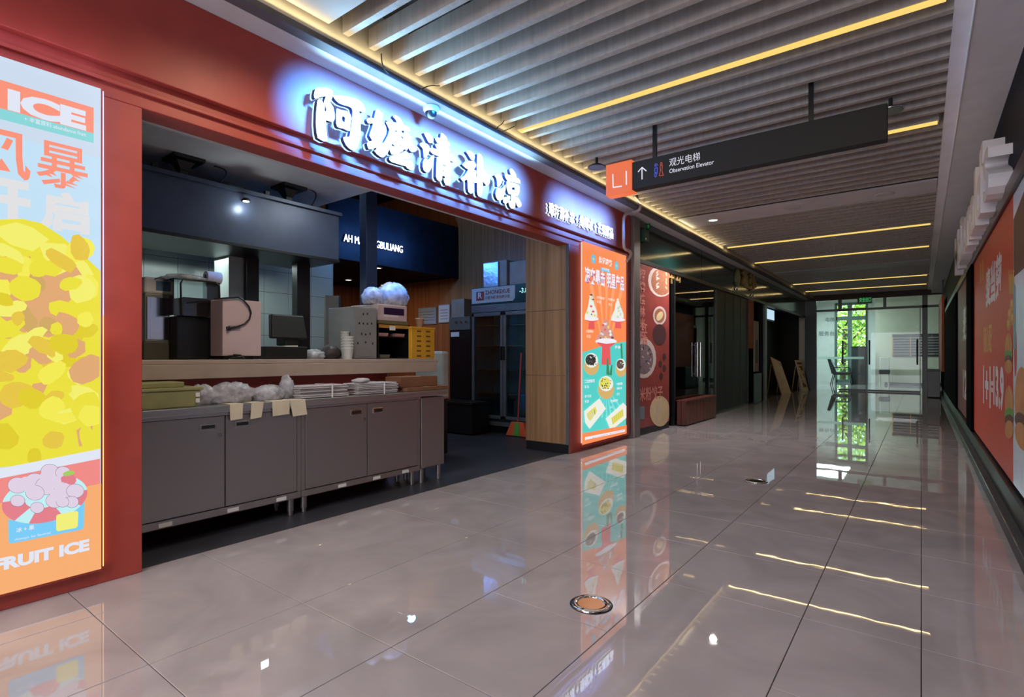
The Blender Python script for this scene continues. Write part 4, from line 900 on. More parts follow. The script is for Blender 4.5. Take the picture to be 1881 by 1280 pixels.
hp.prism([(fx0 + .01, FY - .003, fzb + .03), (xh - .04, FY - .003, fzb + .03), (xh, FY - .003, fzb + .07), (xh, FY - .003, fzt - .01), (fx0 + .01, FY - .003, fzt - .01)], (0, .003, 0)); hp.build('header_plate', fg)
lg = MB(mat('logo red', S(150, 40, 40), .5)); lg.box(fx0 + .10, fx0 + .25, FY - .006, FY - .003, fzb + .07, fzt - .06); lg.build('logo_block', fg)
lt = MB(mat('logo text', S(130, 44, 48), .5)); lt.text('ZHONGXUE', (fx0 + .27, FY - .004, fzb + .15), (1, 0, 0), (0, 0, 1), w=.46, h=.06, bold=.03); lt.build('header_lettering', fg); lt = MB(mat('logo text', S(130, 44, 48), .5)); lt.text('中雪冷柜 商用展示柜', (fx0 + .27, FY - .004, fzb + .075), (1, 0, 0), (0, 0, 1), w=.46, h=.05, bold=.01)
lt.build('header_lettering', fg); lt = MB(PAPER); lt.text('R', (fx0 + .135, FY - .007, fzb + .10), (1, 0, 0), (0, 0, 1), w=.08, h=.09, bold=.02); lt.build('header_lettering', fg)
dp = MB(EM('temperature digits', S(150, 220, 220), 1.2)); dp.text('-3.8', (fx0 + .90, FY - .004, fzb + .13), (1, 0, 0), (0, 0, 1), w=.14, h=.07, bold=.02); dp.build('temperature_display', fg)
for i in range(2):
    x0, x1 = fx0 + i * .6 + .005, fx0 + (i + 1) * .6 - .005
    d = MB(FRM)
    d.box(x0, x0 + .045, FY, FY + .045, .2, fzd - .01).box(x1 - .045, x1, FY, FY + .045, .2, fzd - .01).box(x0, x1, FY, FY + .045, .2, .245).box(x0, x1, FY, FY + .045, fzd - .06, fzd - .01)
    d = d.build('door', fg, bevel=.003)
    MB(FGL).box(x0 + .045, x1 - .045, FY + .02, FY + .026, .245, fzd - .06).build('pane', d)
    hx = x1 - .02 if i == 0 else x0 + .02
    MB(BLKM).box(hx - .014, hx + .014, FY - .03, FY, 1.05, 1.25).build('handle', d, bevel=.006)
    for z in (.55, .9, 1.25, 1.55): MB(CHROME).box(x0 + .03, x1 - .03, FY + .07, 6.55, z, z + .012).build('shelf', fg)
MB(BLKM).box(fx0 + .02, fx1 - .02, FY + .03, 6.58, .0, .10).build('plinth', fg)
MB(FRM).box(fx0, fx1, FY - .005, FY + .03, .10, .16).build('bottom_rail', fg)
px_ = AY(887, 500, FY).x
a = carton(FY + .03, 6.5, px_, px_ + .42, fzt + .001, AY(887, 487, FY).z + .04, 'grey cardboard box on the fridge header, brightly lit on its left face', mat('grey card', S(160, 158, 164), .7))
tag(MB(mat('shiny foil', S(176, 196, 226), .25, .3, bump=.4, scale=20)).box(px_ + .01, px_ + .28, FY + .005, FY + .025, fzt + .001, AY(887, 487, FY).z + .02).build('foil_packet'), 'shiny pale blue packet leaning on the box on the fridge', 'packet')
carton(FY + .05, 6.5, px_ + .46, px_ + .80, fzt + .001, AY(887, 487, FY).z - .0, 'second grey cardboard box on the fridge, next to the wood jamb', mat('grey card', S(160, 158, 164), .7))
# broom and dustpan
bx = AY(953, 780, 5.98).x
a = T('broom', (bx, 5.98, 0), 'red handled broom with a green and orange head leaning on the fridge', 'broom')
MB(mat('red stick', S(170, 50, 44), .5)).cyl((bx, 5.96, .2), (bx + .0, 6.04, 1.15), .012, 10).build('handle', a)
bh = MB(mat('broom orange', S(220, 90, 50), .7)); bh.hexa([(bx - .19, 5.93, .01), (bx + .19, 5.93, .01), (bx + .19, 5.99, .01), (bx - .19, 5.99, .01)], [(bx - .1, 5.94, .2), (bx + .1, 5.94, .2), (bx + .1, 5.98, .2), (bx - .1, 5.98, .2)]); bh.build('bristles', a)
MB(mat('broom green', S(90, 150, 60), .7)).hexa([(bx - .06, 5.925, .012), (bx + .06, 5.925, .012), (bx + .06, 5.93, .012), (bx - .06, 5.93, .012)], [(bx - .035, 5.935, .19), (bx + .035, 5.935, .19), (bx + .035, 5.94, .19), (bx - .035, 5.94, .19)]).build('green_bristles', a)
bp_ = AZ(850, 790, 0)
a = T('floor_crate', (fx0 - .1, 5.7, 0), 'low dark crate on the kitchen floor before the fridge', 'crate')
MB(BLKM).box(fx0 - .35, fx0 + .42, 5.62, 5.98, .02, .42).build('body', a, bevel=.01); MB(BLKM).box(fx0 - .37, fx0 + .44, 5.60, 5.99, .42, .46).build('rim', a, bevel=.006)

# ------------------------------------------------------------------ small things by the fascia
def cord(name, pts, r, m, label, group=None):
    # smooth the path
    P_ = [Vector(p) for p in pts]; out = []
    for i in range(len(P_) - 1):
        a0_, a1_, a2_, a3_ = P_[max(i - 1, 0)], P_[i], P_[i + 1], P_[min(i + 2, len(P_) - 1)]
        for k in range(6):
            t_ = k / 6
            out.append(.5 * ((2 * a1_) + (a2_ - a0_) * t_ + (2 * a0_ - 5 * a1_ + 4 * a2_ - a3_) * t_ ** 2 + (3 * a1_ - a0_ - 3 * a2_ + a3_) * t_ ** 3))
    out.append(P_[-1])
    return tag(MB(m).tube(out, r, 8).build(name), label, 'cable', group)
c1 = lambda pts, X=-2.83: [AX(600 + x / 2.94, y / 2.94, X) for x, y in pts]
cord('black_cable', c1([(295, 290), (300, 340), (315, 375), (335, 395)]), .004, BLKM, 'thin black wire hanging at the cove above the first sign character')
cord('black_cable', c1([(508, 485), (540, 468), (575, 462), (610, 465)]), .004, BLKM, 'thin black wire at the cove above the second sign character')
cord('black_cable', c1([(920, 700), (925, 685), (950, 665), (962, 640)]), .004, BLKM, 'black wire loop at the cove above the fifth sign character, upper one')
cord('black_cable', c1([(940, 712), (975, 700), (1015, 682)]), .004, BLKM, 'black wire at the cove above the fifth sign character, lower one')
c4 = lambda x, y: (990 + x / 7.524, 360 + y / 7.524)
pp = [AZ(*c4(1300, 0), 3.09)]; pp = [AX(*c4(x, y), -2.86) for x, y in ((1310, 0), (1370, 70), (1400, 130), (1385, 190))] + [AX(*c4(x, y), -2.98) for x, y in ((1300, 220),)] + [AX(*c4(x, y), -3.02) for x, y in ((1220, 245), (1180, 290), (1168, 400), (1170, 550), (1175, 690), (1200, 735), (1250, 760), (1272, 800), (1250, 850), (1215, 900))]
cord('conduit', pp, .02, mat('pale conduit', S(176, 166, 168), .5), 'pale flexible conduit curving from the ceiling down beside the steel post')

# track spots
def spot(p, label, silver):
    a = T('ceiling_spotlight', tuple(p), label, 'light')
    MB(BLACK).cyl(p, p + Vector((0, 0, -.07)), .014, 10).build('stem', a)
    q = p + Vector((0, 0, -.10))
    MB(BLACK if not silver else CHROME).lathe(q, [(.085, 0), (.09, .008), (.05, .03), (.014, .036)], 22).build('shade', a)
    MB(BULBD).cyl(q + Vector((0, 0, .001)), q + Vector((0, 0, .004)), .07, 20).build('lens', a)
spot(Vector((-2.60, 4.83, ZS)), 'ceiling spotlight with a wide dark dish just left of the orange L1 sign', False)
spot(Vector((-.19, 5.10, ZS)), 'small ceiling spotlight beside the right end of the dark hanging sign', True)
spot(AZ(1482, 538, 3.13), 'small ceiling spotlight by the far light strips near the left header', True)

# hanging direction sign
GY = 4.5
hs = T('hanging_sign', (-1.25, GY, 2.58), 'long dark hanging direction sign with an orange L1 block at its left end', 'sign')
o0, o1 = AY(1114, 335, GY), AY(1161, 335, GY); xr = AY(1630, 200, GY).x
DKS = mat('sign black brown', S(13, 9, 10), .65, var=.05)
MB(DKS).box(o1.x, xr, GY, GY + .09, 2.595, 2.842).build('dark_panel', hs, bevel=.004)
MB(EM('sign orange', S(240, 112, 66), .9)).box(o0.x, o1.x, GY - .012, GY + .10, 2.578, 2.868).build('orange_block', hs, bevel=.006)
for u in (1203, 1490):
    x = AY(u, 250, GY + .045).x
    MB(BLKM).box(x - .016, x + .016, GY + .03, GY + .06, 2.842, ZS + .14).build('hanging_rod', hs)
SW = EM('sign white', S(226, 226, 240), 1.0)
t1_ = MB(SW)
yf = GY - .0125
def sgp(u, v): return AY(u, v, yf)
def c2(x, y): return (1080 + x / 3.243, 150 + y / 3.243)
def bar_(mb, pts, w_=.006):
    for (a_, b_) in zip(pts[:-1], pts[1:]):
        d_ = (b_ - a_); n_ = Vector((-d_.z, 0, d_.x)).normalized() * w_ / 2
        mb.poly([a_ - n_, a_ + n_, b_ + n_, b_ - n_])
bar_(t1_, [AY(*c2(148, 550), yf), AY(*c2(150, 630), yf), AY(*c2(202, 622), yf)], .012); bar_(t1_, [AY(*c2(228, 532), yf), AY(*c2(229, 614), yf)], .012)
t1_.build('level_lettering', hs)
yf = GY - .001; t2_ = MB(SW)
bar_(t2_, [AY(*c2(322, 582), yf), AY(*c2(322, 510), yf)], .009); bar_(t2_, [AY(*c2(298, 538), yf), AY(*c2(322, 510), yf), AY(*c2(348, 532), yf)], .009)
p0_, p1_ = AY(*c2(485, 505), yf), AY(*c2(668, 472), yf)
zz0 = AY(*c2(485, 507), yf).z
t2_.text('观光电梯', (p0_.x, yf, zz0), (1, 0, 0), (0, 0, 1), w=p1_.x - p0_.x, h=.07, bold=-.005)
p1_ = AY(*c2(750, 490), yf)
t2_.text('Observation Elevator', (p0_.x, yf, AY(*c2(485, 546), yf).z), (1, 0, 0), (0, 0, 1), w=p1_.x - p0_.x, h=.036)
t2_.build('white_lettering', hs)
t3_ = MB(EM('icon blue', S(70, 90, 220), 1)); t4_ = MB(EM('icon red', S(200, 70, 50), 1))
bl = [[(400, 490), (412, 490), (412, 500), (398, 505)], [(398, 515), (413, 512), (413, 540), (398, 542)], [(400, 545), (412, 545), (406, 568), (398, 566)]]
for seg in bl: bar_(t3_, [AY(*c2(x, y), yf) for x, y in seg + seg[:1]], .005)
rd_ = [[(432, 482), (442, 482), (442, 492), (432, 492)], [(430, 500), (444, 500), (440, 530), (450, 558), (424, 560), (432, 530)]]
for seg in rd_: bar_(t4_, [AY(*c2(x, y), yf) for x, y in seg + seg[:1]], .005)
t3_.build('blue_icon', hs); t4_.build('red_icon', hs)

# floor uplights
for u, v, r, lb_, open_ in ((1086, 1110, .088, 'round steel floor uplight in the foreground reflecting the menu box', 0), (1389, 884, .088, 'round floor uplight farther down the corridor, looking dark', 1)):
    p = AZ(u, v, 0)
    a = T('floor_uplight', tuple(p), lb_, 'light')
    MB(CHROME).lathe((p.x, p.y, 0), [(r * .68, .004), (r * .7, .0075), (r * .95, .0075), (r, .004), (r, .0005)], 36, False).build('ring', a)
    MB(BLACK).lathe((p.x, p.y, 0), [(r * .98, .0005), (r * 1.08, .0012), (r * 1.08, .0002)], 36, False).build('gasket', a)
    MB(mat('reflection tinted lens', S(196, 138, 92), .2) if not open_ else mat('dark lens', S(40, 36, 36), .12)).cyl((p.x, p.y, .0005), (p.x, p.y, .004), r * .68, 30).build('lens', a)  # amber is the orange poster's reflection painted into the lens colour
    for k in range(3):
        t_ = 2 * PI * k / 3 + .5
        MB(BLACK).cyl((p.x + r * .83 * math.cos(t_), p.y + r * .83 * math.sin(t_), .0075), (p.x + r * .83 * math.cos(t_), p.y + r * .83 * math.sin(t_), .0082), .006, 10).build('screw', a)

# ------------------------------------------------------------------ right wall: channel letters and posters
ls = T('letter_sign', (.44, 7.5, 2.23), 'white three dimensional lettering high on the dark right wall', 'sign')
LW = mat('white channel letter', S(232, 230, 234), .45, var=.02); LWS = mat('letter side grey', S(138, 136, 140), .5)
word = "McDonald's"; yy = 9.75; wd = {'M': .80, 'c': .42, 'D': .62, 'o': .48, 'n': .46, 'a': .44, 'l': .18, 'd': .46, "'": .14, 's': .42}
for ch in word:
    w_ = wd[ch]; hgt = .50 if ch in 'MDld' else .36
    z_ = 2.23 if ch != "'" else 2.58
    if ch == "'": hgt = .16
    mb = MB(LW); mb.text(ch, (.498, yy, z_), (0, -1, 0), (0, 0, 1), w=w_, h=hgt, depth=.128, bold=.004); o = mb.build('letter', ls)
    yy -= w_ + .04
ST('baseboard_right', MB(mat('grey stone ledge', S(66, 66, 70), .45, ior=1.3)).box(.41, .5, -6, 20.4, 0, .09), bevel=.004)
MB(BLACK).box(.455, .5, -6, 20.4, .09, .235).build('black_sill', bpy.data.objects['baseboard_right'], bevel=.004)
MB(CHROME).box(.4085, .411, -6, 20.4, .084, .09).build('bright_edge', bpy.data.objects['baseboard_right'])
MB(mat('dark red head frame', S(56, 28, 30), .3)).box(.46, .5, -6, 20.4, 2.17, 2.27).build('head_frame', bpy.data.objects['wall_right'], bevel=.004)
XP = .482
PRED = mat('poster red paint', S(190, 48, 30), .42, var=.03); PREDD = mat('poster dark red', S(130, 50, 44), .45, var=.03); PW = mat('poster white ink', S(214, 206, 212), .4, var=0); PY = mat('poster yellow ink', S(206, 156, 70), .4, var=.05); BUN = mat('bun tan', S(190, 132, 76), .5); PGN = mat('lettuce green', S(96, 150, 70), .5); PBL = mat('poster pale blue', S(196, 204, 222), .3, var=.03); PBR = mat('patty brown', S(96, 58, 40), .5)
def wposter(y0, y1, z0, z1, m, label):
    t = T('wall_poster', (XP, (y0 + y1) / 2, z0), label, 'poster', 'posters on the right wall')
    MB(m).box(XP, .5, y0, y1, z0, z1).build('panel', t, bevel=.002)
    return t
pA = wposter(4.84, 8.15, .262, 2.165, PRED, 'large red burger poster with white characters and 13.9 price on the right wall')
ar = Art(XP - .0006, -1, .00006)
def tx(m, s_, uL, uR, vB, vT, bold):
    um = (uL + uR) / 2; yL, yR = AX(uL, 600, XP).y, AX(uR, 600, XP).y
    ar.textyz(m, s_, yL, AX(um, vB, XP).z, yL - yR, AX(um, vT, XP).z - AX(um, vB, XP).z, bold)
tx(PW, '麦当劳', 1811, 1840, 556, 478, .05); tx(PY, '随心配', 1807, 1822, 648, 596, .02); tx(PW, '1+1', 1806, 1820, 745, 672, .04); tx(PW, '=', 1821, 1824, 720, 700, .03); tx(PW, '13.9', 1825, 1844, 752, 672, .05)
for k in range(2): ar.shape(PY, [(AX(1801 + 4 * k, 500, XP).y, .95 + .9), (AX(1802.5 + 4 * k, 500, XP).y, 1.85), (AX(1802.5 + 4 * k, 500, XP).y, 2.05), (AX(1801 + 4 * k, 500, XP).y, 2.05)])
def food(u, v, a_, b_, kind):
    if kind == 'fries':
        for k in range(5): ar.px(PY, [(u - 5 + k * 2.2, v - 24 + (k % 2) * 8), (u - 3.4 + k * 2.2, v - 24 + (k % 2) * 8), (u - 3 + k * 1.7, v + 20), (u - 4.2 + k * 1.7, v + 20)])
    elif kind == 'nug':
        for (x, y, r) in ((u + 3, v - 18, 4), (u - 1, v, 4), (u + 4, v + 8, 4), (u - 3, v + 18, 4)): ar.px(BUN, ell(x, y, r, r * 3, 12)); ar.px(PY, ell(x - .5, y - 3, r * .5, r * 1.6, 10))
    else:
        ar.px(BUN, ell(u, v - b_ * .35, a_, b_ * .55, 16)); ar.px(PGN, ell(u, v + b_ * .05, a_ * 1.05, b_ * .22, 16)); ar.px(PBR, ell(u, v + b_ * .25, a_, b_ * .2, 16)); ar.px(BUN, ell(u, v + b_ * .55, a_, b_ * .3, 16))
food(1858, 520, 0, 0, 'fries'); food(1856, 578, 0, 0, 'nug'); food(1853, 650, 7, 42, 'burger'); food(1854, 758, 8, 56, 'burger')
ar.mb.build('poster_print', pA)
pB = wposter(9.0, 11.6, .262, 2.165, PREDD, 'darker red poster farther along the right wall behind the black mullion')
ar = Art(XP - .0006, -1, .00006)
tx(PW, '麦当劳', 1769, 1785, 625, 555, .04); tx(PW, '12元', 1769, 1786, 745, 675, .04)
ar.mb.build('poster_print', pB)
pC = wposter(2.6, 4.825, .262, 2.165, PBL, 'pale blue poster with a burger at the right edge of the picture')
ar = Art(XP - .0006, -1, .00006)
ar.shape(PBR, [(4.81, 1.62), (4.2, 1.62), (4.2, 2.1), (4.81, 2.0)]); ar.shape(BUN, ell(4.45, .82, .30, .22)); ar.shape(PBR, ell(4.45, .70, .3, .06)); ar.shape(BUN, ell(4.45, .62, .29, .08)); ar.shape(PRED, ell(4.72, 1.12, .06, .15)); ar.shape(mat('ink teal', S(110, 150, 164), .4), [(4.82, 1.15), (4.7, 1.15), (4.7, 1.55), (4.82, 1.6)])
ar.mb.build('poster_print', pC)
MB(mat('matte black', S(12, 11, 12), .9, ior=1.08)).box(.455, .5, 8.17, 8.98, .235, 2.17).box(.455, .5, 11.62, 20.4, .235, 2.17).build('black_mullion', bpy.data.objects['wall_right'], bevel=.003)
a = T('wall_banner', (.47, 19, .7), 'flat orange banner board at the far end of the right wall', 'banner')
MB(mat('orange banner', S(190, 84, 40), .6)).box(.40, .452, 17.0, 19.9, .73, 2.62).build('board', a, bevel=.003)
MB(BLACK).box(.41, .446, 17.05, 17.12, 2.62, 3.0).build('hanger', a)
a = T('black_cabinet', (.3, 19, 0), 'low black box standing on the floor under the orange banner', 'cabinet')
MB(BLKM).box(.12, .40, 18.2, 19.6, .02, .72).build('body', a, bevel=.01); MB(BLKM).box(.10, .40, 18.18, 19.62, .72, .75).build('lid', a, bevel=.004)

# ------------------------------------------------------------------ second shop on the left
XS = -3.12
w2 = ST('wall_shopfront', MB(DGREEN).box(XS - .1, XS, 6.99, 20.4, 2.46, 3.0))
MB(BLACK).box(XS - .1, XS + .02, 6.99, 20.4, 2.40, 2.46).build('head_rail', w2, bevel=.004)
for i in range(5):
    y0 = 6.99 + i * 2.68; MB(DGREEN).box(XS, XS + .006, y0 + .006, y0 + 2.674, 2.465, 2.995).build('header_panel', w2)
ST('wall_shop_interior', MB(mat('dark interior', S(34, 38, 38), .7)).box(-7.6, -7.5, 6.8, 20.4, 0, 3.2).box(-7.5, XS - .1, 6.77, 6.98, 0, 3.2).box(-7.5, -3.3, 20.3, 20.4, 0, 3.2).box(-7.5, -3.2, 6.9, 20.4, 2.9, 3.0))
a = T('noodle_poster', (XS, 7.7, .1), 'tall dull red food poster with bowls beside the steel post', 'poster')
y0, y1 = 6.99, AX(1228, 650, XS).y
MB(mat('dull red print', S(136, 58, 54), .4, var=.06)).box(XS - .05, XS + .012, y0, y1, .10, 2.40).build('panel', a, bevel=.003)
MB(BLACK).box(XS - .05, XS + .005, y0, y1, 0, .10).build('base', a)
ar = Art(XS + .0125)
c5 = lambda pts: [(1160 + x / 7.52, 470 + y / 7.52) for x, y in pts]; c6 = lambda pts: [(1160 + x / 6.736, 620 + y / 6.736) for x, y in pts]
BW = mat('bowl white print', S(196, 178, 172), .4, var=.03); BROTH = mat('broth print', S(150, 96, 72), .4, var=.1, scale=30); DUMP = mat('dumpling print', S(206, 184, 142), .4, var=.04); FAINT = mat('faint lettering print', S(200, 128, 118), .4, var=0); DKP = mat('dark pot print', S(74, 44, 48), .4); GRY = mat('grey box print', S(110, 120, 130), .4); SOUP = mat('soup print', S(120, 104, 112), .4, var=.15, scale=40)
ymax = y1 - .01
def cpx(m, pts):
    q = [AX(u, v, ar.X) for u, v in pts]; ar.shape(m, [(min(max(p.y, y0 + .005), ymax), min(p.z, 2.39)) for p in q])
cpx(BW, c5(ell(410, 340, 180, 225))); cpx(BROTH, c5(ell(420, 350, 150, 195)))
for k in range(14): cpx(BW if k % 3 else DUMP, c5(ell(400 + 80 * math.cos(k * 2.1), 330 + 110 * math.sin(k * 1.7), 9, 26, 8, k)))
cpx(BW, c5(ell(388, 825, 92, 130))); cpx(BROTH, c5(ell(388, 825, 70, 100))); cpx(DUMP, c5(ell(390, 830, 40, 70, 12, .5)))
cpx(DKP, c5(ell(385, 1090, 95, 150)))
cpx(BW, c6(ell(150, 255, 155, 250))); cpx(SOUP, c6(ell(150, 265, 118, 190)))
for k in range(22): cpx([BW, DKP, BROTH][k % 3], c6(ell(150 + 85 * math.cos(k * 2.4), 270 + 140 * math.sin(k * 1.9), 8, 18, 8, k)))
for (x, y) in ((355, 330), (405, 380), (365, 480), (405, 240)): cpx(DKP, c6(ell(x, y, 22, 45, 12)))
cpx(DUMP, c6(ell(350, 910, 125, 190))); cpx(BW, c6([(330, 760), (350, 900), (300, 1080), (320, 900)])); cpx(GRY, c6([(85, 850), (160, 850), (160, 1010), (85, 1010)]))
yq = lambda u: AX(u, 600, ar.X).y
def vtext(s_, u, w_, vtop, step, h_):
    for i, ch in enumerate(s_): ar.textyz(FAINT, ch, yq(u), AX(u, vtop + i * step, ar.X).z - h_, w_, h_, .02)
vtext('招牌桂林米粉', 1174, .2, 492, 23, .15); vtext('红油', 1178, .2, 592, 22, .15)
ar.textyz(FAINT, '米粉饺子', yq(1174), AX(1195, 735, ar.X).z, .85, .2, .02)
ar.mb.build('poster_print', a)
# glass front with frames
sg2 = ST('window_1', MB(BLACK).box(XS - .06, XS, 8.36, 8.42, 0, 2.40).box(XS - .06, XS, 10.55, 10.62, 0, 2.40).box(XS - .06, XS, 12.9, 12.97, 0, 2.4).box(XS - .06, XS, 8.42, 12.9, 0, .05))
for y0, y1 in ((8.42, 9.48), (9.49, 10.55)):
    p = MB(GLSD).box(XS - .035, XS - .025, y0, y1, .05, 2.40).build('pane', sg2)
for y in (9.40, 9.57): MB(CHROME).cyl((XS + .02, y, .75), (XS + .02, y, 1.35), .013, 10).cyl((XS - .03, y, .8), (XS + .02, y, .8), .008, 8).cyl((XS - .03, y, 1.3), (XS + .02, y, 1.3), .008, 8).build('pull_handle', sg2)
MB(mat('black cladding', S(8, 10, 10), .5)).box(XS - .06, XS - .01, 10.62, 12.9, .05, 2.40).build('black_panel', sg2)
for y in (11.2, 11.8, 12.35): MB(BLACK).box(XS - .01, XS - .004, y, y + .012, .05, 2.4).build('joint_strip', sg2)
p_ = AX(1236, 520, XS + .03)
a = T('gold_sign', (XS, p_.y, 2.2), 'small gold characters on the dark glass right of the dull red poster', 'sign')
mb = MB(mat('gold letters', S(176, 140, 84), .4, .3)); mb.text('中', (XS - .02, AX(1229, 520, XS).y, AX(1232, 520, XS).z), (0, 1, 0), (0, 0, 1), w=.25, h=.25, depth=.02, bold=.01); mb.text('山', (XS - .02, AX(1240, 520, XS).y, AX(1243, 517, XS).z), (0, 1, 0), (0, 0, 1), w=.25, h=.22, depth=.02, bold=.01); mb.build('lettering', a)
# lanterns inside
for u, v in ((1255, 590), (1287, 598), (1307, 600)):
    p = AX(u, v, -4.1)
    a = T('red_lantern', tuple(p), ['dim red lantern behind the glass, leftmost of three', 'dim red lantern behind the glass, middle of three', 'dim red lantern behind the glass, rightmost of three'][(1255, 1287, 1307).index(u)], 'lantern', 'red lanterns inside the dark shop')
    MB(mat('lantern red', S(190, 50, 36), .6, emit=.12)).lathe(p + Vector((0, 0, -.16)), [(.06, 0), (.13, .05), (.15, .15), (.13, .26), (.06, .31)], 16).build('body', a)
    MB(PY).lathe(p + Vector((0, 0, -.19)), [(.065, 0), (.065, .03)], 14).lathe(p + Vector((0, 0, .15)), [(.065, 0), (.065, .03)], 14).build('cap', a)
    MB(BLKM).cyl(p + Vector((0, 0, .18)), (p.x, p.y, 2.9), .004, 6).build('string', a)
p = AX(1283, 639, -5.5)  # added glowing plate in place of an exit sign reflection in the glass
a = T('exit_reflection', tuple(p), 'small glowing plate imitating the green exit reflection in the dark shop glass', 'sign')
MB(EM('green reflection glow', S(120, 214, 190), .9)).box(p.x, p.x + .02, p.y - .2, p.y + .2, p.z - .06, p.z + .06).build('plate', a); MB(BLACK).box(p.x - .06, p.x, p.y - .24, p.y + .24, p.z - .09, p.z + .09).cyl((p.x - .03, p.y, p.z + .09), (p.x - .03, p.y, 2.9), .01, 8).build('housing', a)
# red brown slatted planter
a = T('bench_box', (-3.0, 9.2, 0), 'low red brown slatted box standing before the dark shop window', 'bench')
RB = mat('red brown wood', S(92, 44, 36), .4, var=.12)
y0, y1 = 8.40, 9.95
MB(mat('box core', S(40, 22, 20), .6)).box(-3.10, -2.96, y0 + .02, y1 - .02, .02, .38).build('core', a)
n = 9
for i in range(n):
    ya = y0 + (y1 - y0) * i / n; MB(RB).box(-2.96, -2.945, ya + .008, ya + (y1 - y0) / n - .008, .02, .39).build('slat', a, bevel=.002)
for i in range(2): MB(RB).box(-3.09 + i * .07, -3.03 + i * .07, y0 + .002, y0 + .018, .02, .39).build('slat', a)
MB(RB).box(-3.11, -2.93, y0, y1, .39, .41).build('top', a, bevel=.003)
# pale banner stand and orange strip
X_ = XS
y0, y1 = AX(1384, 650, X_).y, AX(1392, 650, X_).y
a = T('banner_stand', (X_, y0, 0), 'narrow pale upright banner by the black shop panel', 'banner')
MB(mat('pale banner', S(150, 146, 142), .7)).box(X_, X_ + .02, y0, y1, AX(1388, 682, X_).z, AX(1388, 590, X_).z).build('sheet', a)
MB(mat('grey print', S(96, 96, 98), .7)).box(X_ + .02, X_ + .021, y0 + .1, y1 - .1, .95, 1.5).build('print', a)
MB(mat('dark teal panel', S(30, 50, 48), .4)).box(X_, X_ + .02, y0, y1 + .3, .02, AX(1388, 686, X_).z).build('lower_panel', a); MB(BLACK).box(X_, X_ + .08, y0, y1, 0, .02).build('foot', a)
a = T('orange_banner', (X_, y0 - .4, 0), 'narrow orange brown vertical banner left of the pale one', 'banner')
MB(mat('orange brown cloth', S(150, 78, 34), .7, var=.1)).box(X_, X_ + .012, AX(1375, 600, X_).y, y0 - .02, AX(1378, 640, X_).z, 2.38).build('cloth', a); MB(BLACK).box(X_, X_ + .02, AX(1375, 600, X_).y, y0 - .02, 2.38, 2.40).build('rod', a)
# shop sign on the header
a = T('header_sign', (XS, 12.6, 2.75), 'unlit gold shop lettering with a leaf emblem on the green header', 'sign')
GOLD = mat('dull gold', S(150, 128, 86), .4, .4)
lf0 = AX(1355, 512, XS + .03)
MB(mat('pale leaf emblem', S(108, 112, 92), .5)).loops([[Vector((XS + .01, p.y, p.z)) for p in [AX(1330 + x / 16, 480 + y / 16, XS + .03) for x, y in ((390, 210), (440, 330), (460, 500), (430, 690), (390, 740), (340, 600), (330, 480), (350, 330))]]], (1, 0, 0), .04).build('leaf_emblem', a)
for i, ch in enumerate('湘村小'):
    p = AX(1330 + (520 + i * 120) / 16, 480 + (690 + i * 75) / 16, XS + .03)
    MB(GOLD).text(ch, (XS + .01, p.y, p.z), (0, 1, 0), (0, 0, 1), w=.5, h=.40, depth=.05, bold=.01).build('letter', a)
for u, v in ((1346, 531), (1376, 542), (1375, 487)):
    p = AX(u, v, XS + .05)
    s_ = T('picture_light', tuple(p), 'small metal sign lamp at %s the green header lettering' % ['the lower left of', 'the lower right of', 'the upper edge above'][(1346, 1376, 1375).index(u)], 'light', 'sign lamps on the green header')
    MB(CHROME).cyl((XS + .007, p.y, p.z - .04), (XS + .11, p.y, p.z), .012, 8).lathe((XS + .11, p.y, p.z - .03), [(.03, 0), (.04, .02), (.03, .06)], 12).build('arm', s_)
# door recess with lit screen
p0_, p1_ = AX(1408, 585, -3.4), AX(1422, 571, -3.4)
a = T('lit_screen', (-3.4, p0_.y, p0_.z), 'small bright bluish screen glowing in the dark doorway past the banners', 'screen')
MB(EM('screen glow', S(190, 222, 240), 1.0)).box(-3.40, -3.395, p0_.y, p1_.y, p0_.z, p1_.z).build('screen', a); MB(BLACK).box(-3.46, -3.40, p0_.y - .05, p1_.y + .05, p0_.z - .05, p1_.z + .05).cyl((-3.43, p0_.y + .3, p1_.z), (-3.43, p0_.y + .3, 2.9), .02, 8).build('housing', a)
y0, y1 = AX(1405, 600, XS).y, AX(1410, 600, XS).y
MB(mat('grey door edge', S(110, 116, 118), .4)).box(XS - .05, XS, 14.6, 14.8, 0, 2.40).build('door_jamb', w2)
MB(mat('black cladding', S(8, 10, 10), .5)).box(-3.9, -3.84, 14.8, 20.3, 0, 2.40).box(-3.84, XS - .03, 14.75, 14.8, 0, 2.4).build('black_panel', w2)
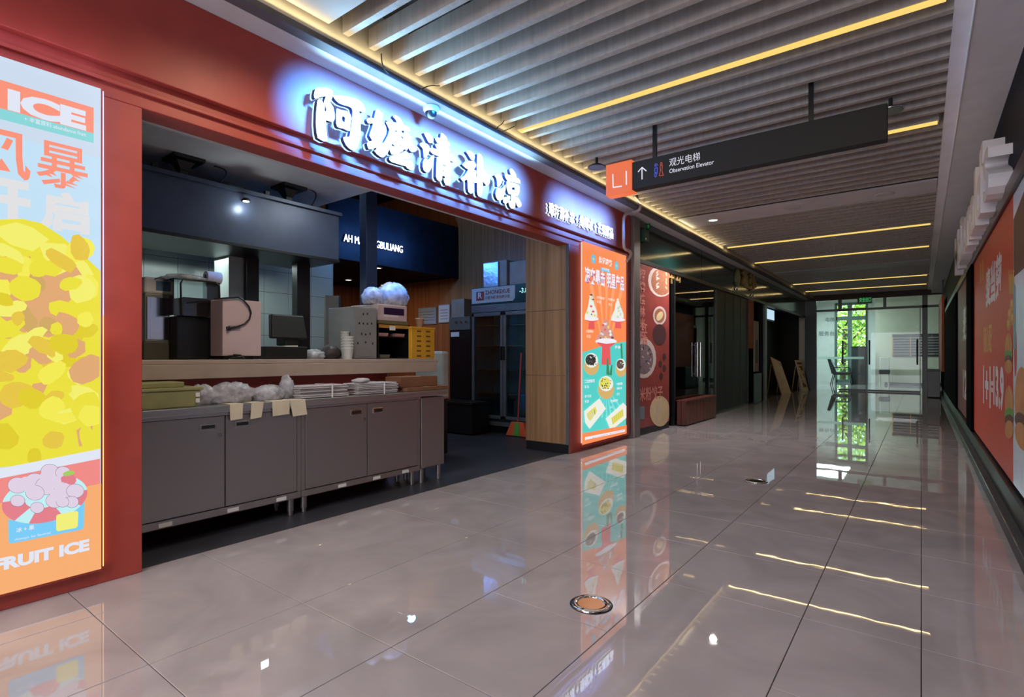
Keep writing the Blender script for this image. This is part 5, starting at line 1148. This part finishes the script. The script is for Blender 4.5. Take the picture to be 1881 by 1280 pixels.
# leaning menu boards
WB = wood_mat('pale wood board', S(212, 184, 144), S(230, 204, 164))
def aboard(b0_, b1_, t0_, t1_, label, art):
    t = T('menu_board', tuple((Vector(b0_) + Vector(b1_)) / 2), label, 'menu board', 'leaning menu boards')
    a_, b_ = Vector(b0_), Vector(b1_); d_ = b_ - a_; L_ = Vector(t0_) - a_; L2_ = Vector(t1_) - b_; n_ = Vector((d_.y, -d_.x, 0)).normalized(); th = n_ * .03
    MB(WB).hexa([a_, b_, b_ + th, a_ + th], [a_ + L_, b_ + L2_, b_ + L2_ + th, a_ + L_ + th]).build('board', t)
    f = lambda s_, q_: a_ + d_ * s_ + (L_ * (1 - s_) + L2_ * s_) * q_ + th * 1.03
    k_ = MB(mat('board print', S(140, 100, 66), .6))
    for q_ in (.12, .3, .48, .66): k_.poly([f(.12, q_), f(.88, q_), f(.88, q_ + .03), f(.12, q_ + .03)])
    k_.mat(mat('board print dark', S(96, 62, 48), .6))
    if art:
        for q_ in (.08, .36, .62): k_.poly([f(.15, q_ + .04), f(.8, q_ + .06), f(.85, q_ + .2), f(.2, q_ + .18)])
    k_.poly([f(.1, .86), f(.9, .86), f(.9, .93), f(.1, .93)]); k_.build('print', t)
    bk = MB(WB); q0_, q1_ = a_ + L_ * .8, b_ + L_ * .8
    for q_ in (q0_, q1_): bk.cyl(q_ - n_ * .02, Vector((q_.x - n_.x * .12, q_.y - n_.y * .12, .012)), .012, 6)
    bk.build('back_leg', t)
b0, b1 = AZ(1436, 725, 0), AZ(1452, 722, 0)
aboard((-3.27, 17.34, 0), (-3.145, 18.0, 0), (-3.52, 17.0, 1.1), (-3.39, 17.74, .945), 'pale wooden menu board leaning before the dark doorway, left one', False)
aboard((-3.03, 19.35, 0), (-2.975, 19.95, 0), (-3.25, 19.30, .99), (-3.19, 20.0, .98), 'brown picture menu board leaning near the glass doors, right one', True)
# exit sign at the near end of the header
p = AX(1182, 414, -2.99)
ex = T('exit_sign', tuple(p), 'green exit sign hung under the soffit beside the steel post', 'sign', None)
e0, e1 = AY(1171, 428, 7.3), AY(1193, 403, 7.3)
MB(mat('exit sign green', S(10, 56, 36), .4)).box(e0.x, e1.x, 7.3, 7.33, e0.z, e1.z).build('plate', ex, bevel=.002)
t_ = MB(EM('exit green', S(60, 220, 110), .55)); t_.text('安全出口', (e0.x + .015, 7.299, e0.z + .05), (1, 0, 0), (0, 0, 1), w=(e1.x - e0.x) * .85, h=.05, bold=.01); t_.text('→', (e0.x + .06, 7.299, e0.z + .12), (1, 0, 0), (0, 0, 1), w=.06, h=.03, bold=.01); t_.build('lettering', ex)
MB(BLACK).cyl(((e0.x + e1.x) / 2, 7.315, e1.z), ((e0.x + e1.x) / 2, 7.315, 3.0), .006, 6).build('rod', ex)
e2 = AY(1164, 432, 7.25); e3 = AY(1176, 412, 7.25)
a = T('green_box', tuple(e2), 'dark green emergency lamp box left of the green exit sign', 'light')
MB(mat('box green', S(24, 70, 50), .4)).box(-3.12, -3.03, 7.02, 7.16, 2.70, 2.86).build('body', a, bevel=.004); MB(PAPER).box(-3.031, -3.028, 7.03, 7.06, 2.72, 2.74).build('indicator', a)

# ------------------------------------------------------------------ far end: glazed screen, lobby, window, trees
YE = 20.4
FRK = mat('dark green grey frame', S(30, 44, 44), .35)
gs = ST('window_2', MB(FRK).box(-3.12, -2.78, YE, YE + .1, 0, 3.3).box(.02, .15, YE, YE + .1, 0, 3.3).box(-2.78, .5, YE, YE + .08, 2.58, 2.65).box(-2.16, -2.06, YE, YE + .08, 2.65, 3.1).box(-.95, -.87, YE, YE + .08, 2.65, 3.0))
for x0, x1, z0, z1 in ((-2.78, -2.17, .0, 2.58), (.15, .5, 0, 2.58), (-2.78, .02, 2.65, 3.1)): MB(GLS).box(x0, x1, YE + .04, YE + .05, z0 + .002, z1).build('pane', gs)
ST('wall_end_head', MB(mat('brown end board', S(66, 52, 44), .6)).box(-3.12, .5, YE - .02, YE + .1, 2.95, 3.4))
d1 = ST('door_1', MB(GLS).box(-2.15, -1.38, YE + .03, YE + .042, .01, 2.57)); d2 = ST('door_2', MB(GLS).box(-1.36, .0, YE + .03, YE + .042, .01, 2.57))
for d, xs in ((d1, (-2.15, -1.38)), (d2, (-1.36, -.02))):
    MB(FRK).box(xs[0], xs[1], YE + .02, YE + .05, 0.005, .06).build('bottom_rail', d); MB(FRK).box(xs[1] - .02, xs[1], YE + .02, YE + .05, .06, 2.57).build('edge', d)
for d, u in ((d1, 1548), (d2, 1597), (d2, 1685)):
    x = AY(u, 640, YE - .06).x; MB(BLACK).cyl((x, YE - .06, .85), (x, YE - .06, 1.62), .022, 10).cyl((x, YE - .06, .95), (x, YE + .03, .95), .012, 8).cyl((x, YE - .06, 1.5), (x, YE + .03, 1.5), .012, 8).build('pull_handle', d)
tag(MB(FROST).box(-2.75, -1.45, YE + .022, YE + .028, 1.02, 1.10).build('frosted_band'), 'pale frosted safety band across the left glass door', 'band')
LBW_ = 0
LBW = mat('lobby white', S(206, 208, 204), .8, var=.02)
e0, e1 = AY(1575, 558, YE - .3), AY(1602, 545, YE - .3)
ex2 = T('exit_sign', (e0.x, YE - .3, e0.z), 'small green exit sign above the far glass doors', 'sign')
MB(mat('exit sign green', S(10, 56, 36), .4)).box(e0.x, e1.x, YE - .3, YE - .27, e0.z, e1.z).build('plate', ex2)
t_ = MB(EM('exit green', S(60, 220, 110), .55)); t_.text('安全出口', (e0.x + .05, YE - .301, e0.z + .05), (1, 0, 0), (0, 0, 1), w=(e1.x - e0.x) * .8, h=.14, bold=.01); t_.build('lettering', ex2)
MB(BLACK).cyl(((e0.x + e1.x) / 2, YE - .285, e1.z), ((e0.x + e1.x) / 2, YE - .285, ZS + .13), .01, 6).build('rod', ex2)
YW = 27.0
wx0, wx1 = AY(1536, 600, YW).x, AY(1590, 600, YW).x
ST('wall_far', MB(LBW).box(-5, wx0 - .06, YW, YW + .2, 0, 3.5).box(wx1 + .08, 2, YW, YW + .2, 0, 3.5).box(wx0 - .06, wx1 + .08, YW, YW + .2, 3.4, 3.6))
ST('wall_lobby_left', MB(LBW).box(-4.1, -3.9, 20.5, YW, 0, 3.5).box(-4.1, -3.12, 20.45, 20.55, 0, 3.5))
ST('ceiling_lobby', MB(LBW).box(-5, 2, 20.5, YW + .2, 3.5, 3.6))
q0 = AY(1608, 600, 25.6).x
lr = ST('wall_lobby_right', MB(mat('lobby beige', S(188, 184, 168), .8, var=.02)).box(q0, 2, 25.6, 25.75, 0, 3.5).box(1.9, 2, 20.4, 25.6, 0, 3.5).box(.5, 2, 20.4, 20.5, 0, 3.5))
MB(FRK).box(q0 + .3, 1.9, 25.58, 25.6, 0, .1).build('skirting', lr)
wf = MB(mat('window frame green grey', S(74, 96, 90), .4))
xm = AY(1561, 600, YW).x
zq = lambda v: AY(1560, v, YW).z
wf.box(wx0 - .06, wx0 + .04, YW - .02, YW + .1, 0, 3.4).box(wx1, wx1 + .08, YW - .02, YW + .1, 0, 3.4).box(xm - .08, xm + .08, YW - .03, YW + .1, 0, 3.4).box(wx0, wx1, YW - .02, YW + .1, zq(588), zq(581)).box(wx0, wx1, YW - .02, YW + .1, zq(570), zq(566)).box(wx0, wx1, YW - .02, YW + .1, 0, .12).box(wx0, wx1, YW - .02, YW + .1, 3.3, 3.4)
w3 = ST('window_3', wf)
for x0, x1 in ((wx0 + .04, xm - .08), (xm + .08, wx1)):
    for z0, z1 in ((.12, zq(588)), (zq(581), zq(570)), (zq(566), 3.3)): MB(GLS).box(x0, x1, YW + .04, YW + .05, z0, z1).build('pane', w3)
# lobby left wall writing, small dark door panel
a = T('wall_lettering', (-3.9, 24, 1.5), 'small grey lettering blocks on the bright lobby wall', 'sign')
t_ = MB(mat('grey lettering', S(110, 120, 120), .6)); l0 = AY(1505, 592, 24.5); t_.text('电梯厅', (AY(1504, 592, 25).x, 26.985, AY(1504, 592, 27).z), (1, 0, 0), (0, 0, 1), w=.5, h=.2, bold=.01)
t_.text('服务台', (AY(1504, 617, 27).x, 26.985, AY(1504, 617, 27).z), (1, 0, 0), (0, 0, 1), w=.6, h=.2, bold=.01); t_.build('lettering', a)
# chair
def leg(mb, p0, p1, r=.012): mb.cyl(p0, p1, r, 8)
cpos = AZ(1543, 706, 0)
a = T('lobby_chair', (cpos.x, cpos.y, 0), 'black upholstered armchair with thin legs standing beyond the glass doors', 'chair')
cx_, cy_ = cpos.x, cpos.y
MB(BLKM).box(cx_ - .22, cx_ + .38, cy_ - .28, cy_ + .28, .38, .50).build('seat', a, bevel=.03)
MB(BLKM).hexa([(cx_ - .26, cy_ - .27, .42), (cx_ - .06, cy_ - .27, .42), (cx_ - .06, cy_ + .27, .42), (cx_ - .26, cy_ + .27, .42)], [(cx_ - .42, cy_ - .25, 1.04), (cx_ - .32, cy_ - .25, 1.06), (cx_ - .32, cy_ + .25, 1.06), (cx_ - .42, cy_ + .25, 1.04)]).build('backrest', a, bevel=.02)
for sy in (-.25, .25):
    for x0, x1 in ((-.2, -.3), (.34, .40)): MB(BLKM).cyl((cx_ + x0, cy_ + sy, .42), (cx_ + x1, cy_ + sy * 1.1, 0), .016, 8).build('leg', a)
    MB(BLKM).tube([(cx_ - .22, cy_ + sy, .68), (cx_ + .28, cy_ + sy, .68), (cx_ + .33, cy_ + sy, .64), (cx_ + .34, cy_ + sy, .44)], .018).build('armrest', a)
p0_, p1_ = AY(1564, 700, 25.2), AY(1591, 636, 25.2)
a = T('reception_desk', (p0_.x, 25.2, 0), 'tall dark grey green counter block beyond the glass doors', 'counter')
MB(mat('dark slate', S(34, 44, 46), .6)).box(p0_.x, p1_.x, 25.2, 25.55, 0, p1_.z - .04).build('body', a, bevel=.006); MB(BLACK).box(p0_.x - .01, p1_.x + .01, 25.19, 25.56, p1_.z - .04, p1_.z).build('top', a)
p0_, p1_ = AY(1615, 710, 24.8), AY(1633, 655, 24.8)
a = T('visitor_chair', (p0_.x, 24.8, 0), 'pale chair with a black seat against the beige lobby wall', 'chair')
PLC = mat('pale chair plastic', S(170, 172, 162), .5)
MB(PLC).box(p0_.x, p1_.x, 25.2, 25.25, .52, 1.08).build('backrest', a, bevel=.02); MB(BLKM).box(p0_.x - .01, p1_.x + .02, 24.8, 25.22, .44, .60).build('seat', a, bevel=.02)
for x in (p0_.x + .02, p1_.x - .02):
    for y in (24.83, 25.2): MB(PLC).cyl((x, y, .44), (x, y, 0), .018, 8).build('leg', a)
# directory board
p0_, p1_ = AY(1640, 654, 25.58), AY(1745, 612, 25.58)
a = T('directory_board', ((p0_.x + p1_.x) / 2, 25.58, p0_.z), 'wall directory board of dark ruled rows on the beige lobby wall', 'board')
DB = mat('directory grey', S(126, 122, 124), .4)
xs_ = [p0_.x, p0_.x + (p1_.x - p0_.x) * .32, p0_.x + (p1_.x - p0_.x) * .62, p1_.x]
MB(BLKM).box(p0_.x - .02, p1_.x + .02, 25.57, 25.6, p0_.z - .02, p1_.z).build('back', a)
for r in range(7):
    hh = (p1_.z - p0_.z - .12) / 7
    for c_ in range(3): MB(DB).box(xs_[c_] + .012, xs_[c_ + 1] - .012, 25.555, 25.57, p0_.z + r * hh + .06, p0_.z + (r + 1) * hh).build('slat', a)
for x in (xs_[0], xs_[1]): MB(PY).box(x - .012, x + .012, 25.552, 25.57, p0_.z, p1_.z - .1).build('divider', a)
# outside
ST('ground', MB(mat('grass ground', S(90, 120, 60), .9, var=.2)).box(-30, 25, 28.0, 70, -.3, -.16))
LF1 = [mat('leaf lime', S(165, 205, 40), .6, var=0), mat('leaf mid', S(120, 175, 30), .6, var=0), mat('leaf pale', S(205, 225, 80), .6, var=0)]
BARK = mat('bark', S(86, 70, 54), .9, bump=.5, scale=14)
rt = random.Random(5)
def tree(x, y, hgt, r, label):
    t = T('tree', (x, y, -.16), label, 'tree', None)
    mb = MB(BARK); mb.cyl((x, y, -.16), (x + .1, y, hgt * .5), .14, 10, .08)
    for k in range(5):
        an = k * 1.3; mb.cyl((x + .1, y, hgt * (.3 + .05 * k)), (x + r * .6 * math.cos(an), y + r * .6 * math.sin(an), hgt * .55 + .1 * k), .05, 7, .02)
    mb.build('trunk', t)
    f_ = MB()
    for k in range(2600):
        while 1:
            p = Vector((rt.uniform(-1, 1), rt.uniform(-1, 1), rt.uniform(-1, 1)))
            if .35 < p.length < 1: break
        c_ = Vector((x + p.x * r, y + p.y * r, hgt * .52 + p.z * hgt * .5)); s_ = rt.uniform(.06, .13)
        u_ = Vector((rt.gauss(0, 1), rt.gauss(0, 1), rt.gauss(0, 1))).normalized(); v_ = u_.orthogonal().normalized()
        f_.mat(LF1[k % 3]); f_.poly([c_ - u_ * s_, c_ + v_ * s_ * .5, c_ + u_ * s_, c_ - v_ * s_ * .5])
    f_.build('foliage', t, kind='stuff')
def outx(u, Y): return AY(u, 600, Y).x
tree(outx(1548, 31), 31, 5.2, 1.9, 'sunlit green tree outside the lobby window, left one')
tree(outx(1592, 35), 35, 5.8, 2.1, 'sunlit green tree outside the lobby window, right one')
tree(outx(1562, 39), 39, 7.0, 3.2, 'large green tree farther back outside the lobby window')
